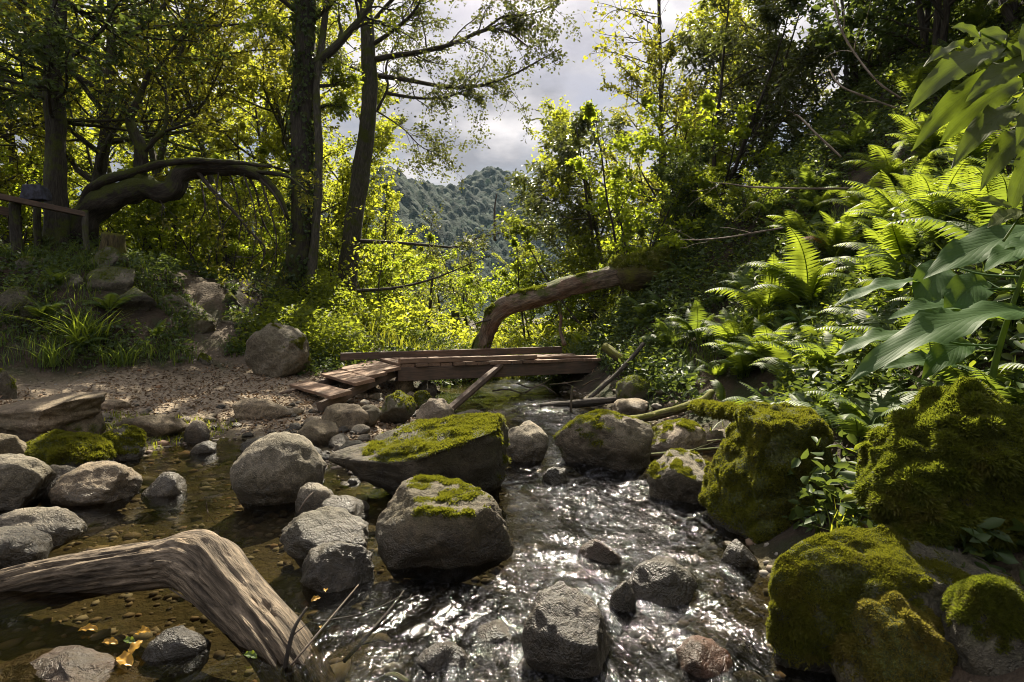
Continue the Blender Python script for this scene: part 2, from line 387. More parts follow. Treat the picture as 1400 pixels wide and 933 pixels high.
MAT = {}
MAT['leaf_bright'] = leaf_mat('leaf_bright', [(0, (.055, .085, .012)), (.5, (.075, .105, .014)), (1, (.10, .12, .016))], (.48, .52, .035), .60)
MAT['leaf_mid'] = leaf_mat('leaf_mid', [(0, (.035, .06, .012)), (1, (.07, .09, .016))], (.36, .42, .03), .54)
MAT['leaf_olive'] = leaf_mat('leaf_olive', [(0, (.045, .055, .012)), (1, (.085, .085, .02))], (.42, .42, .035), .55)
MAT['leaf_fine'] = leaf_mat('leaf_fine', [(0, (.03, .045, .014)), (1, (.06, .07, .02))], (.17, .19, .04), .45)
MAT['leaf_dark'] = leaf_mat('leaf_dark', [(0, (.028, .052, .018)), (1, (.055, .085, .024))], (.15, .20, .03), .38, .5)
MAT['leaf_ever'] = leaf_mat('leaf_ever', [(0, (.026, .045, .018)), (.8, (.048, .068, .022)), (1, (.085, .08, .03))], (.17, .20, .03), .35, .30, .6)
MAT['leaf_hazel'] = leaf_mat('leaf_hazel', [(0, (.04, .075, .012)), (1, (.08, .11, .016))], (.45, .54, .03), .58)
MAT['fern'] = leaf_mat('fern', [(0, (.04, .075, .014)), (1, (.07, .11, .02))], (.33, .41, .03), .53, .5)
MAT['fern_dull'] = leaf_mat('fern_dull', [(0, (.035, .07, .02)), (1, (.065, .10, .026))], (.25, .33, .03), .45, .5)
MAT['fern_rust'] = leaf_mat('fern_rust', [(0, (.12, .05, .015)), (1, (.2, .10, .02))], (.40, .20, .03), .5, .6)
MAT['bigleaf'] = leaf_mat('bigleaf', [(0, (.035, .08, .022)), (1, (.05, .10, .028))], (.20, .30, .025), .45, .55, .22, True)
MAT['longleaf'] = leaf_mat('longleaf', [(0, (.05, .07, .014)), (1, (.075, .09, .018))], (.16, .22, .018), .5, .5, .3, True)
MAT['moss'] = leaf_mat('moss', [(0, (.055, .065, .008)), (.6, (.11, .12, .012)), (1, (.16, .15, .018))], (.27, .28, .02), .42, .6, .2)
MAT['moss_gold'] = leaf_mat('moss_gold', [(0, (.08, .075, .014)), (.6, (.15, .13, .025)), (1, (.21, .17, .04))], (.34, .30, .04), .42, .6, .2)
MAT['moss_dark'] = leaf_mat('moss_dark', [(0, (.04, .058, .010)), (.7, (.08, .10, .014)), (1, (.13, .14, .02))], (.26, .30, .022), .42, .6, .2)
MAT['grass'] = leaf_mat('grass', [(0, (.05, .08, .014)), (1, (.09, .12, .02))], (.40, .42, .03), .5, .5)
MAT['litter'] = leaf_mat('litter', [(0, (.05, .032, .018)), (.5, (.12, .075, .04)), (1, (.22, .15, .085))], (.12, .07, .03), .15, .7)
MAT['yellow_leaf'] = leaf_mat('yellow_leaf', [(0, (.24, .12, .02)), (1, (.36, .21, .03))], (.3, .18, .02), .35, .35)
MAT['rock_grey'] = rock_mat('rock_grey', (.17, .16, .14), (.38, .36, .325), (.50, .48, .44))
MAT['rock_pale'] = rock_mat('rock_pale', (.24, .21, .185), (.48, .43, .38), (.58, .53, .48), .4, .16)
MAT['rock_dark'] = rock_mat('rock_dark', (.085, .083, .076), (.21, .20, .18), (.32, .31, .28), .3, .22)
MAT['rock_brown'] = rock_mat('rock_brown', (.07, .06, .045), (.19, .165, .13), (.32, .29, .24), .3, .24)
MAT['rock_wet'] = rock_mat('rock_wet', (.07, .066, .058), (.17, .155, .13), (.2, .19, .16), .15, .3, .3, .85)
MAT['rock_tan'] = rock_mat('rock_tan', (.19, .155, .12), (.40, .345, .27), (.48, .43, .36), .3, .12)
MAT['rock_rust'] = rock_mat('rock_rust', (.09, .05, .028), (.17, .09, .045), (.2, .12, .07), .2, .3, .3, .8, .5)
MAT['rock_gold'] = rock_mat('rock_gold', (.13, .085, .03), (.24, .16, .06), (.28, .2, .09), .2, .3, .3, .7, .3)
MAT['bark_ivy'] = bark_mat('bark_ivy', (.028, .024, .018), (.075, .066, .05), .5)
MAT['bark_grey'] = bark_mat('bark_grey', (.05, .045, .035), (.12, .11, .085), .45)
MAT['bark_mossy'] = bark_mat('bark_mossy', (.025, .021, .016), (.07, .058, .042), .6)
MAT['bark_twig'] = bark_mat('bark_twig', (.04, .032, .025), (.10, .085, .065), 0)
MAT['bark_pale'] = bark_mat('bark_pale', (.16, .12, .09), (.34, .28, .22), 0)
MAT['bark_log'] = bark_mat('bark_log', (.06, .045, .032), (.27, .21, .15), .34, redd=.3)
MAT['driftwood'] = bark_mat('driftwood', (.05, .038, .026), (.27, .21, .145), 0, scale=1.0, bstr=1.0)
MAT['bark_green'] = bark_mat('bark_green', (.05, .042, .02), (.14, .11, .05), .75, (.10, .10, .014))
MAT['plank'] = wood_mat('plank', (.12, .072, .045), (.29, .19, .125))
MAT['beam'] = wood_mat('beam', (.055, .038, .026), (.15, .10, .07))
def cloth_mat():
    m, nt = M('bag_cloth'); k = NT(nt); geo = k.n('ShaderNodeNewGeometry')
    c = k.mixc(k.ramp(k.noise(geo.outputs['Position'], 9, 3), [(.4, 0), (.6, 1)]), (.012, .013, .018), (.045, .048, .075))
    k.out(k.n('ShaderNodeBsdfPrincipled', Base__Color=c, Roughness=.8).outputs[0]); return m
MAT['bag'] = cloth_mat()

# ------------------------------------------------------------------ terrain
CTRL = np.array([
 (-9,-3,.4),(-4,-3,-.2),(0,-3,-.25),(1,-3,-.2),(2,-3,.3),(4,-3,2.2),(8,-3,6),
 (-8,1,.5),(-5,1,.1),(-3,1,-.2),(0,1,-.25),(.9,1,-.2),(1.3,1,.1),(2.2,1,.6),(4,1,2.6),(7,1,6),
 (-7,2.2,.4),(-4.6,2.2,-.05),(-2,2.2,-.2),(0,2.2,-.22),(.85,2.2,-.2),(1.25,2.2,.05),(2,2.2,.5),(3,2.2,1.5),(5,2.2,3.9),(8,2.2,7),
 (-6,3,.3),(-4.2,3,-.06),(-2,3,-.18),(0,3,-.2),(1,3,-.2),(1.4,3,.05),(2.1,3,.5),(2.7,3,1.3),(3.3,3,2.3),(5,3,4.6),(8,3,7.6),
 (-7,4,.4),(-5,4,.2),(-3.4,4,-.1),(-2.4,4,-.15),(-1.6,4,-.06),(-.9,4,-.05),(0,4,-.14),(1.3,4,-.16),(1.75,4,.1),(2.6,4,.85),(3.3,4,2.1),(4,4,3.2),(7,4,6.4),
 (-7,5,.5),(-5.2,5,.22),(-4,5,.1),(-3,5,-.09),(-2.2,5,-.09),(-1.5,5,.01),(-.6,5,-.03),(.6,5,-.15),(1.7,5,-.12),(2.1,5,.1),(2.8,5,.75),(3.4,5,1.7),(4,5,2.6),(6,5,5.0),(10,5,8.8),
 (-8,6,.7),(-6,6,.3),(-4.4,6,.16),(-3.1,6,.02),(-2,6,.07),(-.9,6,.02),(-.3,6,-.11),(1.6,6,-.12),(2.15,6,.12),(3,6,.7),(4.24,6,2.1),(7,6,5.2),
 (-8.5,7.5,1.1),(-6.5,7.5,.45),(-5,7.5,.28),(-4,7.5,.25),(-2,7.5,.17),(-1,7.5,.02),(.3,7.5,-.12),(1.2,7.5,-.1),(1.7,7.5,.15),(2.6,7.5,.65),(4,7.5,1.9),(6,7.5,4.1),(10,7.5,8.3),
 (-11,9,2.2),(-9,9,2.0),(-7,9,1.75),(-5.7,9,.95),(-4.7,9,.5),(-3.6,9,.42),(-2.3,9,.3),(-1.3,9,.02),(0,9,-.12),(.9,9,-.1),(1.5,9,.3),(2.4,9,.9),(4,9,2.3),(6,9,4.5),(10,9,8.7),
 (-10,10.5,2.4),(-8,10.5,2.35),(-6.2,10.5,1.9),(-5.2,10.5,1.35),(-4.3,10.5,1.0),(-3,10.5,.55),(-2,10.5,.35),(-1.3,10.5,.0),(-.2,10.5,-.1),(.8,10.5,0),(1.6,10.5,.7),(2.5,10.5,1.5),(4,10.5,3),(7,10.5,5.9),
 (-11,12,2.5),(-8,12,2.3),(-6,12,1.95),(-4.6,12,1.7),(-3.6,12,1.2),(-2.6,12,.6),(-1,12,.15),(0,12,0),(1,12,.2),(2,12,1.0),(3,12,1.9),(5,12,3.8),(9,12,8.2),
 (-12,15,2.2),(-7,15,1.6),(-4.4,15,.9),(-2,15,.35),(0,15,.25),(2,15,.5),(4,15,1.9),(7,15,4.4),(11,15,8.8),
 (-15,20,1.5),(-7,20,.7),(-3,20,.3),(0,20,.2),(3,20,.4),(6,20,2.2),(10,20,5.5),(16,20,11),
 (-20,30,1),(-8,30,.3),(0,30,.1),(5,30,.3),(10,30,3),(18,30,9),(-30,50,2),(0,50,0),(10,50,1),(25,50,10),(-12,-3,1),(12,-3,9.5),(14,6,11)], float)
_c2 = 0.35
_A = np.sqrt(((CTRL[:, None, :2] - CTRL[None, :, :2]) ** 2).sum(-1) + _c2 ** 2)
_wt = np.linalg.solve(_A + 0.0 * np.eye(len(CTRL)), CTRL[:, 2])
def terrain(x, y, detail=True):
    x = np.atleast_1d(np.asarray(x, float)); y = np.atleast_1d(np.asarray(y, float))
    xx = np.clip(x, -18, 16); yy = np.clip(y, -3, 45)
    z = np.zeros(len(x))
    for s in range(0, len(x), 20000):
        e = slice(s, s + 20000)
        z[e] = np.sqrt((xx[e, None] - CTRL[None, :, 0]) ** 2 + (yy[e, None] - CTRL[None, :, 1]) ** 2 + _c2 ** 2) @ _wt
    far = sstep(35, 60, y); z = z * (1 - far) + far * 0.1
    if detail:
        p = np.stack([x, y, np.zeros_like(x)], 1)
        amp = 0.35 + 1.4 * np.clip((z - .3) / 1.5, 0, 1)
        z = z + amp * (0.10 * fbm(p * 1.3, 3, 4) + 0.035 * fbm(p * 5, 3, 8)) * np.where(z < .05, .45, 1.0)
    return z
def hit(px, py, ymin=1.2, ymax=60):
    d = ray(px, py); Y = np.concatenate([np.arange(ymin, 16, .03), np.arange(16, ymax, .2)])
    pts = np.array([0, 0, CAM_H]) + d[None] * (Y / d[1])[:, None]
    h = terrain(pts[:, 0], pts[:, 1]); below = pts[:, 2] < np.maximum(h, -0.02)
    i = int(np.argmax(below)) if below.any() else len(Y) - 1
    return np.array([pts[i, 0], pts[i, 1], max(h[i], -0.02)])
def TZ(x, y): return float(terrain([x], [y])[0])

def ground_mat():
    m, nt = M('ground_soil'); k = NT(nt); geo = k.n('ShaderNodeNewGeometry'); pos = geo.outputs['Position']
    sp = k.n('ShaderNodeSeparateXYZ', Vector=pos)
    n1 = k.noise(pos, 3, 5, .6); n2 = k.noise(pos, 22, 5, .65); n3 = k.noise(pos, 90, 3)
    soil = k.mixc(k.ramp(n1, [(.35, 0), (.65, 1)]), (.022, .017, .012), (.06, .044, .03))
    path = k.mixc(k.ramp(n2, [(.3, 0), (.7, 1)]), (.11, .085, .058), (.31, .25, .175)); path = k.mixc(k.ramp(n3, [(.55, 0), (.7, .6)]), path, (.36, .29, .22))
    ms = k.attr('mask', 'Fac'); col = k.mixc(ms, soil, path)
    gm = k.ramp(k.noise(pos, 1.7, 4), [(.5, 0), (.65, .8)]); gm = k.math('MULTIPLY', gm, k.math('SUBTRACT', 1.0, ms, True)); col = k.mixc(gm, col, (.025, .036, .010))
    bed = k.mixc(k.voro(pos, 9, 'Color'), (.038, .034, .018), (.09, .070, .036)); bed = k.mixc(k.ramp(n2, [(.4, 0), (.7, .7)]), bed, (.05, .045, .02))
    wet = k.math('SUBTRACT', 1.0, k.n('ShaderNodeMapRange', Value=sp.outputs[2], i1=0.0, i2=.06).outputs[0], True); col = k.mixc(wet, col, bed)
    vd = k.voro(pos, 28); h = k.math('ADD', k.math('ADD', n2, k.math('MULTIPLY', n3, .4)), k.math('MULTIPLY', vd, -.5))
    p = k.n('ShaderNodeBsdfPrincipled', Base__Color=col, Roughness=.9, Normal=k.bump(h, .8, .03)); p.inputs['Specular IOR Level'].default_value = .2
    k.out(p.outputs[0]); return m
def path_mask(x, y):
    p = np.stack([x, y, 0 * x], 1)
    m = sstep(-7.4, -6.0, x - 2.0 * sstep(7.2, 8.6, y)) * (1 - sstep(-1.6, -.7, x)) * sstep(4.9, 5.6, y) * (1 - sstep(8.6, 9.6, y + .3 * fbm(p, 2, 3)))
    # the trodden track climbing the left bank
    tx = np.interp(y, [8, 9, 10, 11, 12.5], [-4.2, -4.6, -5.2, -6.1, -7.2]); m2 = (1 - sstep(.12, .5, np.abs(x - tx) + .25 * fbm(p * 1.5, 2, 9))) * sstep(7.8, 8.3, y) * (1 - sstep(12, 13, y))
    return np.clip(np.maximum(m, m2 * .3), 0, 1)
def grid_sheet(xs, ys, zf, mask=None):
    X, Y = np.meshgrid(xs, ys); x, y = X.ravel(), Y.ravel(); z = zf(x, y)
    ny, nx = X.shape; i = np.arange(ny - 1)[:, None] * nx; j = np.arange(nx - 1)[None]
    Q = np.stack([i + j, i + j + 1, i + nx + j + 1, i + nx + j], -1).reshape(-1, 4)
    mb = MB(); mb.add(np.stack([x, y, z], 1), Q, None, 0, None, mask(x, y) if mask else None); return mb
xs = np.concatenate([-8 - np.geomspace(.12, 420, 55)[::-1], np.arange(-8, 6.001, .06), 6 + np.geomspace(.12, 420, 55)])
ys = np.concatenate([np.arange(-4, 11, .06), 11 + np.geomspace(.1, 900, 90)])
tag(grid_sheet(xs, ys, terrain, path_mask).build('ground', ground_mat()), kind='structure')

# mountain with forest canopy relief
def hill_z(x, y):
    z = 104 * np.exp(-(np.abs(x + 16) / 78) ** 1.6 - ((y - 470) / 150) ** 2) + 80 * np.exp(-((x + 190) / 120) ** 2 - ((y - 400) / 150) ** 2)
    z += 80 * np.exp(-((x - 190) / 120) ** 2 - ((y - 480) / 150) ** 2)
    z += 46 * np.exp(-((x + 66) / 40) ** 2 - ((y - 270) / 80) ** 2)
    p = np.stack([x / 60, y / 60, 0 * x], 1); z += 5 * fbm(p, 3, 3) * np.clip(z / 40, 0, 1)
    w, b = worley(np.stack([x, y], 1), 4.6, 2); z += (np.sqrt(np.maximum(0, 1 - (w / .75) ** 2)) * (2.2 + 1.6 * b) + b * 1.5) * np.clip(z / 15, 0, 1)
    w3, b3 = worley(np.stack([x, y], 1), 11.0, 21); z += np.sqrt(np.maximum(0, 1 - (w3 / .6) ** 2)) * (b3 > .1) * 1.4 * np.clip(z / 15, 0, 1)
    w2, b2 = worley(np.stack([x, y], 1), 2.4, 7); z += np.sqrt(np.maximum(0, 1 - w2 ** 2)) * (1.0 + b2) * np.clip(z / 15, 0, 1)
    return z - 6
def hill_mat():
    m, nt = M('far_forest'); k = NT(nt); geo = k.n('ShaderNodeNewGeometry'); pos = geo.outputs['Position']
    n = k.noise(pos, .12, 4); f = k.noise(pos, .8, 4); v = k.voro(k.map(pos, (1, 1, .0)), .15, 'Color')
    col = k.mixc(k.ramp(n, [(.35, 0), (.65, 1)]), (.003, .011, .007), (.007, .023, .011)); col = k.mixc(.35, col, k.mixc(v, (.003, .012, .008), (.012, .030, .012)))
    p = k.n('ShaderNodeBsdfPrincipled', Base__Color=col, Roughness=.9, Normal=k.bump(f, 1, 1.5)); p.inputs['Specular IOR Level'].default_value = .1; k.out(p.outputs[0]); return m
hx = np.concatenate([-160 - np.geomspace(1.3, 300, 45)[::-1], np.arange(-160, 110, 1.3), 110 + np.geomspace(1.3, 300, 45)])
tag(grid_sheet(hx, np.concatenate([np.arange(160, 480, 1.5), np.arange(482, 640, 8)]), hill_z).build('hills', hill_mat()), kind='structure')

# ------------------------------------------------------------------ water
def water_z(x, y):
    p = np.stack([x, y, 0 * x], 1); r = rapid(x, y)
    q = np.stack([x * 1.0 + .25 * fbm(p * 1.5, 2, 2), y * .55, 0 * x], 1)
    return (.004 + .020 * r) * fbm(q * 4, 3, 11) + (.002 + .010 * r) * fbm(q * 11 + 5, 2, 12) + (.0006 + .0034 * r) * fbm(q * 26, 2, 14)
def rapid(x, y):
    p = np.stack([x, y, 0 * x], 1)
    core = np.exp(-((x - np.interp(y, [1, 2.5, 3.5, 5, 7, 9], [.1, .35, .65, .75, .6, .2])) / np.interp(y, [1, 3, 5, 8], [1.1, .8, .55, .6])) ** 2)
    left = .12 * np.exp(-((x + 2.2) / .9) ** 2 - ((y - 3.7) / .8) ** 2)
    return np.clip(core + left + .25 * fbm(p * 1.2, 2, 1), .08, 1)
def water_mat():
    m, nt = M('stream_water'); k = NT(nt); geo = k.n('ShaderNodeNewGeometry'); pos = geo.outputs['Position']; r = k.attr('mask', 'Fac')
    q = k.map(pos, (1, .6, 1)); n1 = k.noise(q, 31, 2, .5, .9); n2 = k.noise(q, 80, 2, .5, .5); n3 = k.noise(q, 150, 2)
    h = k.math('ADD', k.math('ADD', n1, k.math('MULTIPLY', n2, .42)), k.math('MULTIPLY', n3, .10))
    nb = k.bump(h, k.math('ADD', .12, k.math('MULTIPLY', r, .88)), .0115)
    fr = k.n('ShaderNodeFresnel', IOR=1.33, Normal=nb)
    tr = k.n('ShaderNodeBsdfTransparent', Color=k.mixc(r, (.60, .55, .40), (.19, .21, .22)))
    gl = k.n('ShaderNodeBsdfGlossy', Color=(1, 1, 1, 1), Roughness=.055, Normal=nb)
    mx = k.n('ShaderNodeMixShader', Fac=k.math('MULTIPLY', fr.outputs[0], 1.0, True), i1=tr.outputs[0], i2=gl.outputs[0])
    fo = k.noise(k.map(pos, (1, .45, 1)), 9, 5, .7, 1.2); bub = k.voro(pos, 85)  # foam flecks whose pale colour also paints silvery sun glitter on the rapids
    fm = k.math('MULTIPLY', k.ramp(fo, [(.47, 0), (.66, 1)]), k.ramp(bub, [(.1, 1), (.55, .15)])); fm = k.math('MULTIPLY', k.math('MULTIPLY', fm, k.ramp(r, [(.35, 0), (.9, 1)])), .20)
    fd = k.n('ShaderNodeBsdfDiffuse', Color=(.62, .62, .68, 1), Normal=nb); m2 = k.n('ShaderNodeMixShader', Fac=fm, i1=mx.outputs[0], i2=fd.outputs[0]); k.out(m2.outputs[0]); return m
wx = np.arange(-7, 4.2, .025); wy = np.concatenate([np.arange(-1.5, 1.2, .1), np.arange(1.2, 7, .022), np.arange(7, 16, .05)])
tag(grid_sheet(wx, wy, water_z, rapid).build('water', water_mat()), kind='structure')

# ------------------------------------------------------------------ trees
def rnd_perp(d, rng, ang):
    d = nrm(d); r = rng.normal(size=3); r = nrm(r - d * (r @ d)); return nrm(d * math.cos(ang) + r * math.sin(ang))
def wander(start, d, L, rng, n=7, wig=.18, lift=0.0):
    pts = [np.asarray(start, float)]; d = nrm(d)
    for i in range(n - 1):
        d = nrm(d + rng.normal(size=3) * wig + np.array([0, 0, lift])); pts.append(pts[-1] + d * L / (n - 1))
    return np.array(pts)
def grow(wood, tips, pts, r0, rng, depth, ratio=.55, nsub=6, spread=.8, lift=0.03, tmin=.3, wig=.16, sides=6, rend=.25, grav=0.0):
    """Draw one limb and its side branches; terminal twigs go to tips as polylines."""
    n = len(pts); rad = np.linspace(r0, max(r0 * rend, .002), n)
    if r0 > .0015: tube(wood, pts, rad, max(3, sides), cap=False)
    L = np.linalg.norm(np.diff(pts, axis=0), axis=1).sum()
    if depth == 0:
        tips.append(pts); return
    for i in range(nsub):
        t = tmin + (1 - tmin) * (i + rng.random()) / nsub; f = t * (n - 1); a = min(int(f), n - 2); p = pts[a] + (pts[a + 1] - pts[a]) * (f - a)
        d = rnd_perp(pts[a + 1] - pts[a], rng, spread * rng.uniform(.6, 1.3)); d = d + np.array([0, 0, -grav])
        l = L * ratio * (1.15 - .55 * t) * rng.uniform(.7, 1.25)
        grow(wood, tips, wander(p, d, l, rng, max(4, n - 2), wig, lift), max(rad[a] * .55, .002), rng, depth - 1, ratio, max(3, nsub - 1), spread, lift, .2, wig, max(3, sides - 2), rend, grav)
    tips.append(pts[n // 2:])
def leafset(tips, rng, per, jit=.05):
    P_, D_ = [], []
    for t in tips:
        k = rng.poisson(per)
        if k == 0: continue
        f = rng.random(k) * (len(t) - 1); a = np.minimum(f.astype(int), len(t) - 2); P_.append(t[a] + (t[a + 1] - t[a]) * (f - a)[:, None] + rng.normal(size=(k, 3)) * jit)
        D_.append(nrm(t[a + 1] - t[a]))
    return np.concatenate(P_), np.concatenate(D_)
def proto_tree(seed, height, trunk_r, limbs, spread_len, leaf, per, lmat, bmat, stems=1, crown0=.25, aspect=.6, nsub=6, lean=.06, depth=2, up=.9, droop=.25, lift=.03, sub=.5):
    rng = np.random.default_rng(seed); wood, lf, tips = MB(), MB(), []
    for s in range(stems):
        base = np.array([rng.normal() * .12 * (stems > 1), rng.normal() * .12 * (stems > 1), -.15])
        d0 = nrm(np.array([rng.normal() * (lean if stems == 1 else .32), rng.normal() * (lean if stems == 1 else .32), 1]))
        h = height * (1 if s == 0 else rng.uniform(.6, .95)); tp = wander(base, d0, h, rng, 10, .07, .03)
        rad = np.linspace(trunk_r, trunk_r * .15, 10) * (1 if stems == 1 else .6); rad[0] *= 1.35; tube(wood, tp, rad, 8)
        nl = max(3, int(limbs / stems))
        for i in range(nl):
            t = crown0 + (1 - crown0) * (i + rng.random()) / nl; f = min(t, .995) * 9; a = int(f); p = tp[a] + (tp[a + 1] - tp[a]) * (f - a)
            d = rnd_perp(tp[a + 1] - tp[a], rng, rng.uniform(.7, 1.35))
            prof = math.sin(math.pi * (0.18 + .8 * (t - crown0) / (1 - crown0))) ** .7
            grow(wood, tips, wander(p, d, spread_len * prof * rng.uniform(.6, 1.2), rng, 7, .15, lift), rad[a] * .5, rng, depth - 1, sub, nsub, .8, lift, .2)
        tips.append(tp[7:])
    pp, dd = leafset(tips, rng, per, leaf * .5)
    leaves(lf, pp, leaf, rng, dd, .5, up=up, aspect=aspect, droop=droop)
    return wood.mesh('trunk', MAT[bmat]), lf.mesh('crown', MAT[lmat])
def inst_tree(name, meshes, label, cat, loc, rz, sc, group=None, parts=('trunk', 'crown'), tilt=(0, 0)):
    t = thing(name, label, cat, loc, rz, group); t.scale = (sc,) * 3 if np.isscalar(sc) else sc; t.rotation_euler = (tilt[0], tilt[1], rz)
    for nme, me in zip(parts, meshes):
        o = bpy.data.objects.new(nme, me); C.objects.link(o); o.parent = t
    return t

KIND = {
 'alder': proto_tree(11, 8.0, .12, 30, 2.6, .105, 44, 'leaf_bright', 'bark_grey', crown0=.04, nsub=8),
 'alder2': proto_tree(12, 8.5, .12, 30, 2.8, .11, 42, 'leaf_bright', 'bark_grey', crown0=.08, nsub=6),
 'hazel': proto_tree(13, 4.2, .07, 32, 1.5, .088, 30, 'leaf_hazel', 'bark_twig', stems=5, crown0=.12, aspect=.8, nsub=5),
 'hazel2': proto_tree(14, 3.4, .06, 28, 1.3, .082, 30, 'leaf_mid', 'bark_twig', stems=5, crown0=.1, aspect=.75, nsub=5),
 'ever': proto_tree(15, 5.0, .09, 32, 1.7, .12, 36, 'leaf_ever', 'bark_twig', stems=4, crown0=.05, aspect=.34, nsub=7, droop=.5),
 'dark': proto_tree(16, 4.0, .08, 30, 1.6, .095, 36, 'leaf_dark', 'bark_twig', stems=4, crown0=.08, aspect=.55, nsub=6),
 'olive': proto_tree(17, 8.5, .14, 26, 3.0, .085, 50, 'leaf_olive', 'bark_grey', crown0=.15, nsub=7),
 'canopy': proto_tree(18, 9.5, .11, 26, 3.6, .085, 52, 'leaf_olive', 'bark_grey', crown0=.42, nsub=7),
}
trng = np.random.default_rng(5)
def at(px, Y):           # ground point below a pixel column at a depth
    x = (px - 700) / FPX * Y; return (x, Y, TZ(x, Y))
# --- left and centre background trees behind the stream
BG = [ # px, Y, kind, scale, label
 (40, 15.5, 'alder', 1.15, 'bright leafy tree behind the wooden rail at the far left'),
 (150, 17.5, 'alder2', .8, 'bright leafy tree seen through the arch of the bent mossy tree, nearest the stump'),
 (255, 17.5, 'hazel', 1.3, 'glowing yellow green bush in the middle distance behind the arch'),
 (345, 17.0, 'alder2', .75, 'sunlit yellow green tree just left of the ivy covered trunk'),
 (455, 19.0, 'alder', .95, 'bright tree filling the gap between the ivy trunk and the leaning trunk'),
 (95, 22.0, 'alder2', 1.5, 'tall backlit tree in the second row behind the wooden rail'),
 (225, 24.0, 'alder', 1.6, 'tall backlit tree in the second row behind the mossy arch'),
 (360, 23.5, 'alder2', 1.5, 'tall backlit tree in the second row left of the ivy trunk'),
 (545, 22.0, 'hazel', 1.35, 'low bright bush behind the left end of the footbridge'),
 (605, 27.0, 'alder', .62, 'small sunlit tree in the meadow behind the middle of the footbridge'),
 (660, 24.0, 'hazel', 1.2, 'round sunlit bush behind the foot of the fallen log'),
 (700, 32.0, 'alder2', .68, 'far sunlit tree below the mountain, right of the valley gap'),
 (560, 35.0, 'alder', .72, 'far sunlit tree below the mountain, left of the valley gap'),
 (635, 42.0, 'alder2', .62, 'farthest pale tree in the valley gap below the mountain'),
 (815, 21.0, 'alder2', .62, 'bright bushy tree behind the raised fallen log'),
 (735, 16.5, 'hazel', .85, 'bright leafy bush in front of the valley, above the bend of the fallen log'),
 (830, 17.5, 'alder', .90, 'mid green tree on the right bank above the fallen log'),
 (500, 15.6, 'hazel', .85, 'bright leafy bush at the foot of the leaning trunk'),
 (440, 14.6, 'hazel2', .9, 'mid green bush right beside the ivy trunk foot'),
 (185, 13.6, 'hazel', .62, 'bright bush close behind the stump under the mossy arch'),
 (235, 14.4, 'hazel', .8, 'bright bush under the left half of the mossy arch'),
 (290, 14.0, 'hazel', .72, 'bright bush under the middle of the mossy arch'),
 (335, 14.6, 'hazel', .85, 'bright bush under the right half of the mossy arch'),
 (372, 14.0, 'hazel', .7, 'bright bush just left of the ivy trunk foot'),
 (20, 14.0, 'hazel', .85, 'bright bush seen below the wooden rail at the left edge'),
 (110, 14.6, 'hazel2', 1.0, 'mid green bush behind the rail post'),
 (425, 17.0, 'alder2', .85, 'bright tree directly behind the ivy trunk'),
 (300, 27.0, 'alder2', 1.6, 'very tall backlit tree in the third row behind the arch'),
 (60, 27.0, 'alder', 1.8, 'very tall backlit tree in the third row behind the rail'),
 (180, 29.0, 'alder', 1.7, 'very tall backlit tree in the third row behind the stump'),
 (420, 28.0, 'alder', 1.5, 'tall backlit tree in the third row behind the ivy trunk'),
 (520, 19.0, 'alder2', .6, 'young bright tree between the leaning trunk and the meadow'),
 (575, 17.0, 'hazel2', .72, 'small mid green bush behind the bridge kerb, left of the meadow'),
]
for px, Y, kd, sc, lab in BG:
    inst_tree('broadleaf_tree' if kd.startswith('alder') else 'leafy_bush', KIND[kd], lab, 'tree' if kd.startswith('alder') else 'bush', at(px, Y), trng.uniform(0, 6.28), (sc, sc, sc * trng.uniform(.9, 1.1)), 'sunlit trees and bushes behind the stream')
RB = [ # right bank: px, Y, kind, scale, label
 (880, 12.5, 'hazel', .95, 'round leaved hazel bush glowing bright above the root of the fallen log'),
 (960, 13.2, 'hazel', 1.0, 'round leaved hazel bush lit from behind in the middle of the right slope'),
 (822, 15.0, 'hazel2', 1.15, 'mid green bush between the fallen log and the bright valley'),
 (905, 16.0, 'olive', .78, 'olive green tree on the right bank behind the hazel bushes'),
 (850, 17.5, 'ever', 1.5, 'narrow leaved dark tree standing against the sky on the right bank'),
 (985, 13.5, 'ever', 1.15, 'dark glossy leaved shrub behind the lit hazel on the right slope'),
 (1075, 14.0, 'ever', 1.15, 'dark glossy leaved shrub high on the right slope above the pale twigs'),
 (1165, 11.0, 'dark', 1.05, 'shadowed dense shrub high on the right slope left of the tall ferns'),
 (1255, 9.0, 'dark', 1.2, 'shadowed dense shrub at the top of the right slope behind the tall ferns'),
 (915, 19.5, 'alder', 1.15, 'mid green tall tree behind the thin straight tree'),
 (1090, 15.0, 'olive', .75, 'olive green tree on the skyline of the right slope'),
 (1230, 13.0, 'ever', 1.5, 'tall dark glossy shrub on the skyline above the ferns'),
 (1020, 9.6, 'hazel2', .38, 'small dim bush below the pale bare twigs on the slope'),
 (1390, 8.0, 'dark', 1.3, 'shadowed dense shrub at the far right top of the slope'),
 (930, 11.6, 'dark', .6, 'low dark bush in the shade beside the fallen log root'),
]
for px, Y, kd, sc, lab in RB:
    inst_tree('broadleaf_tree' if kd in ('olive', 'alder') else 'slope_shrub', KIND[kd], lab, 'tree' if kd in ('olive', 'alder') else 'shrub', at(px, Y), trng.uniform(0, 6.28), sc, 'shrubs and trees on the right slope')
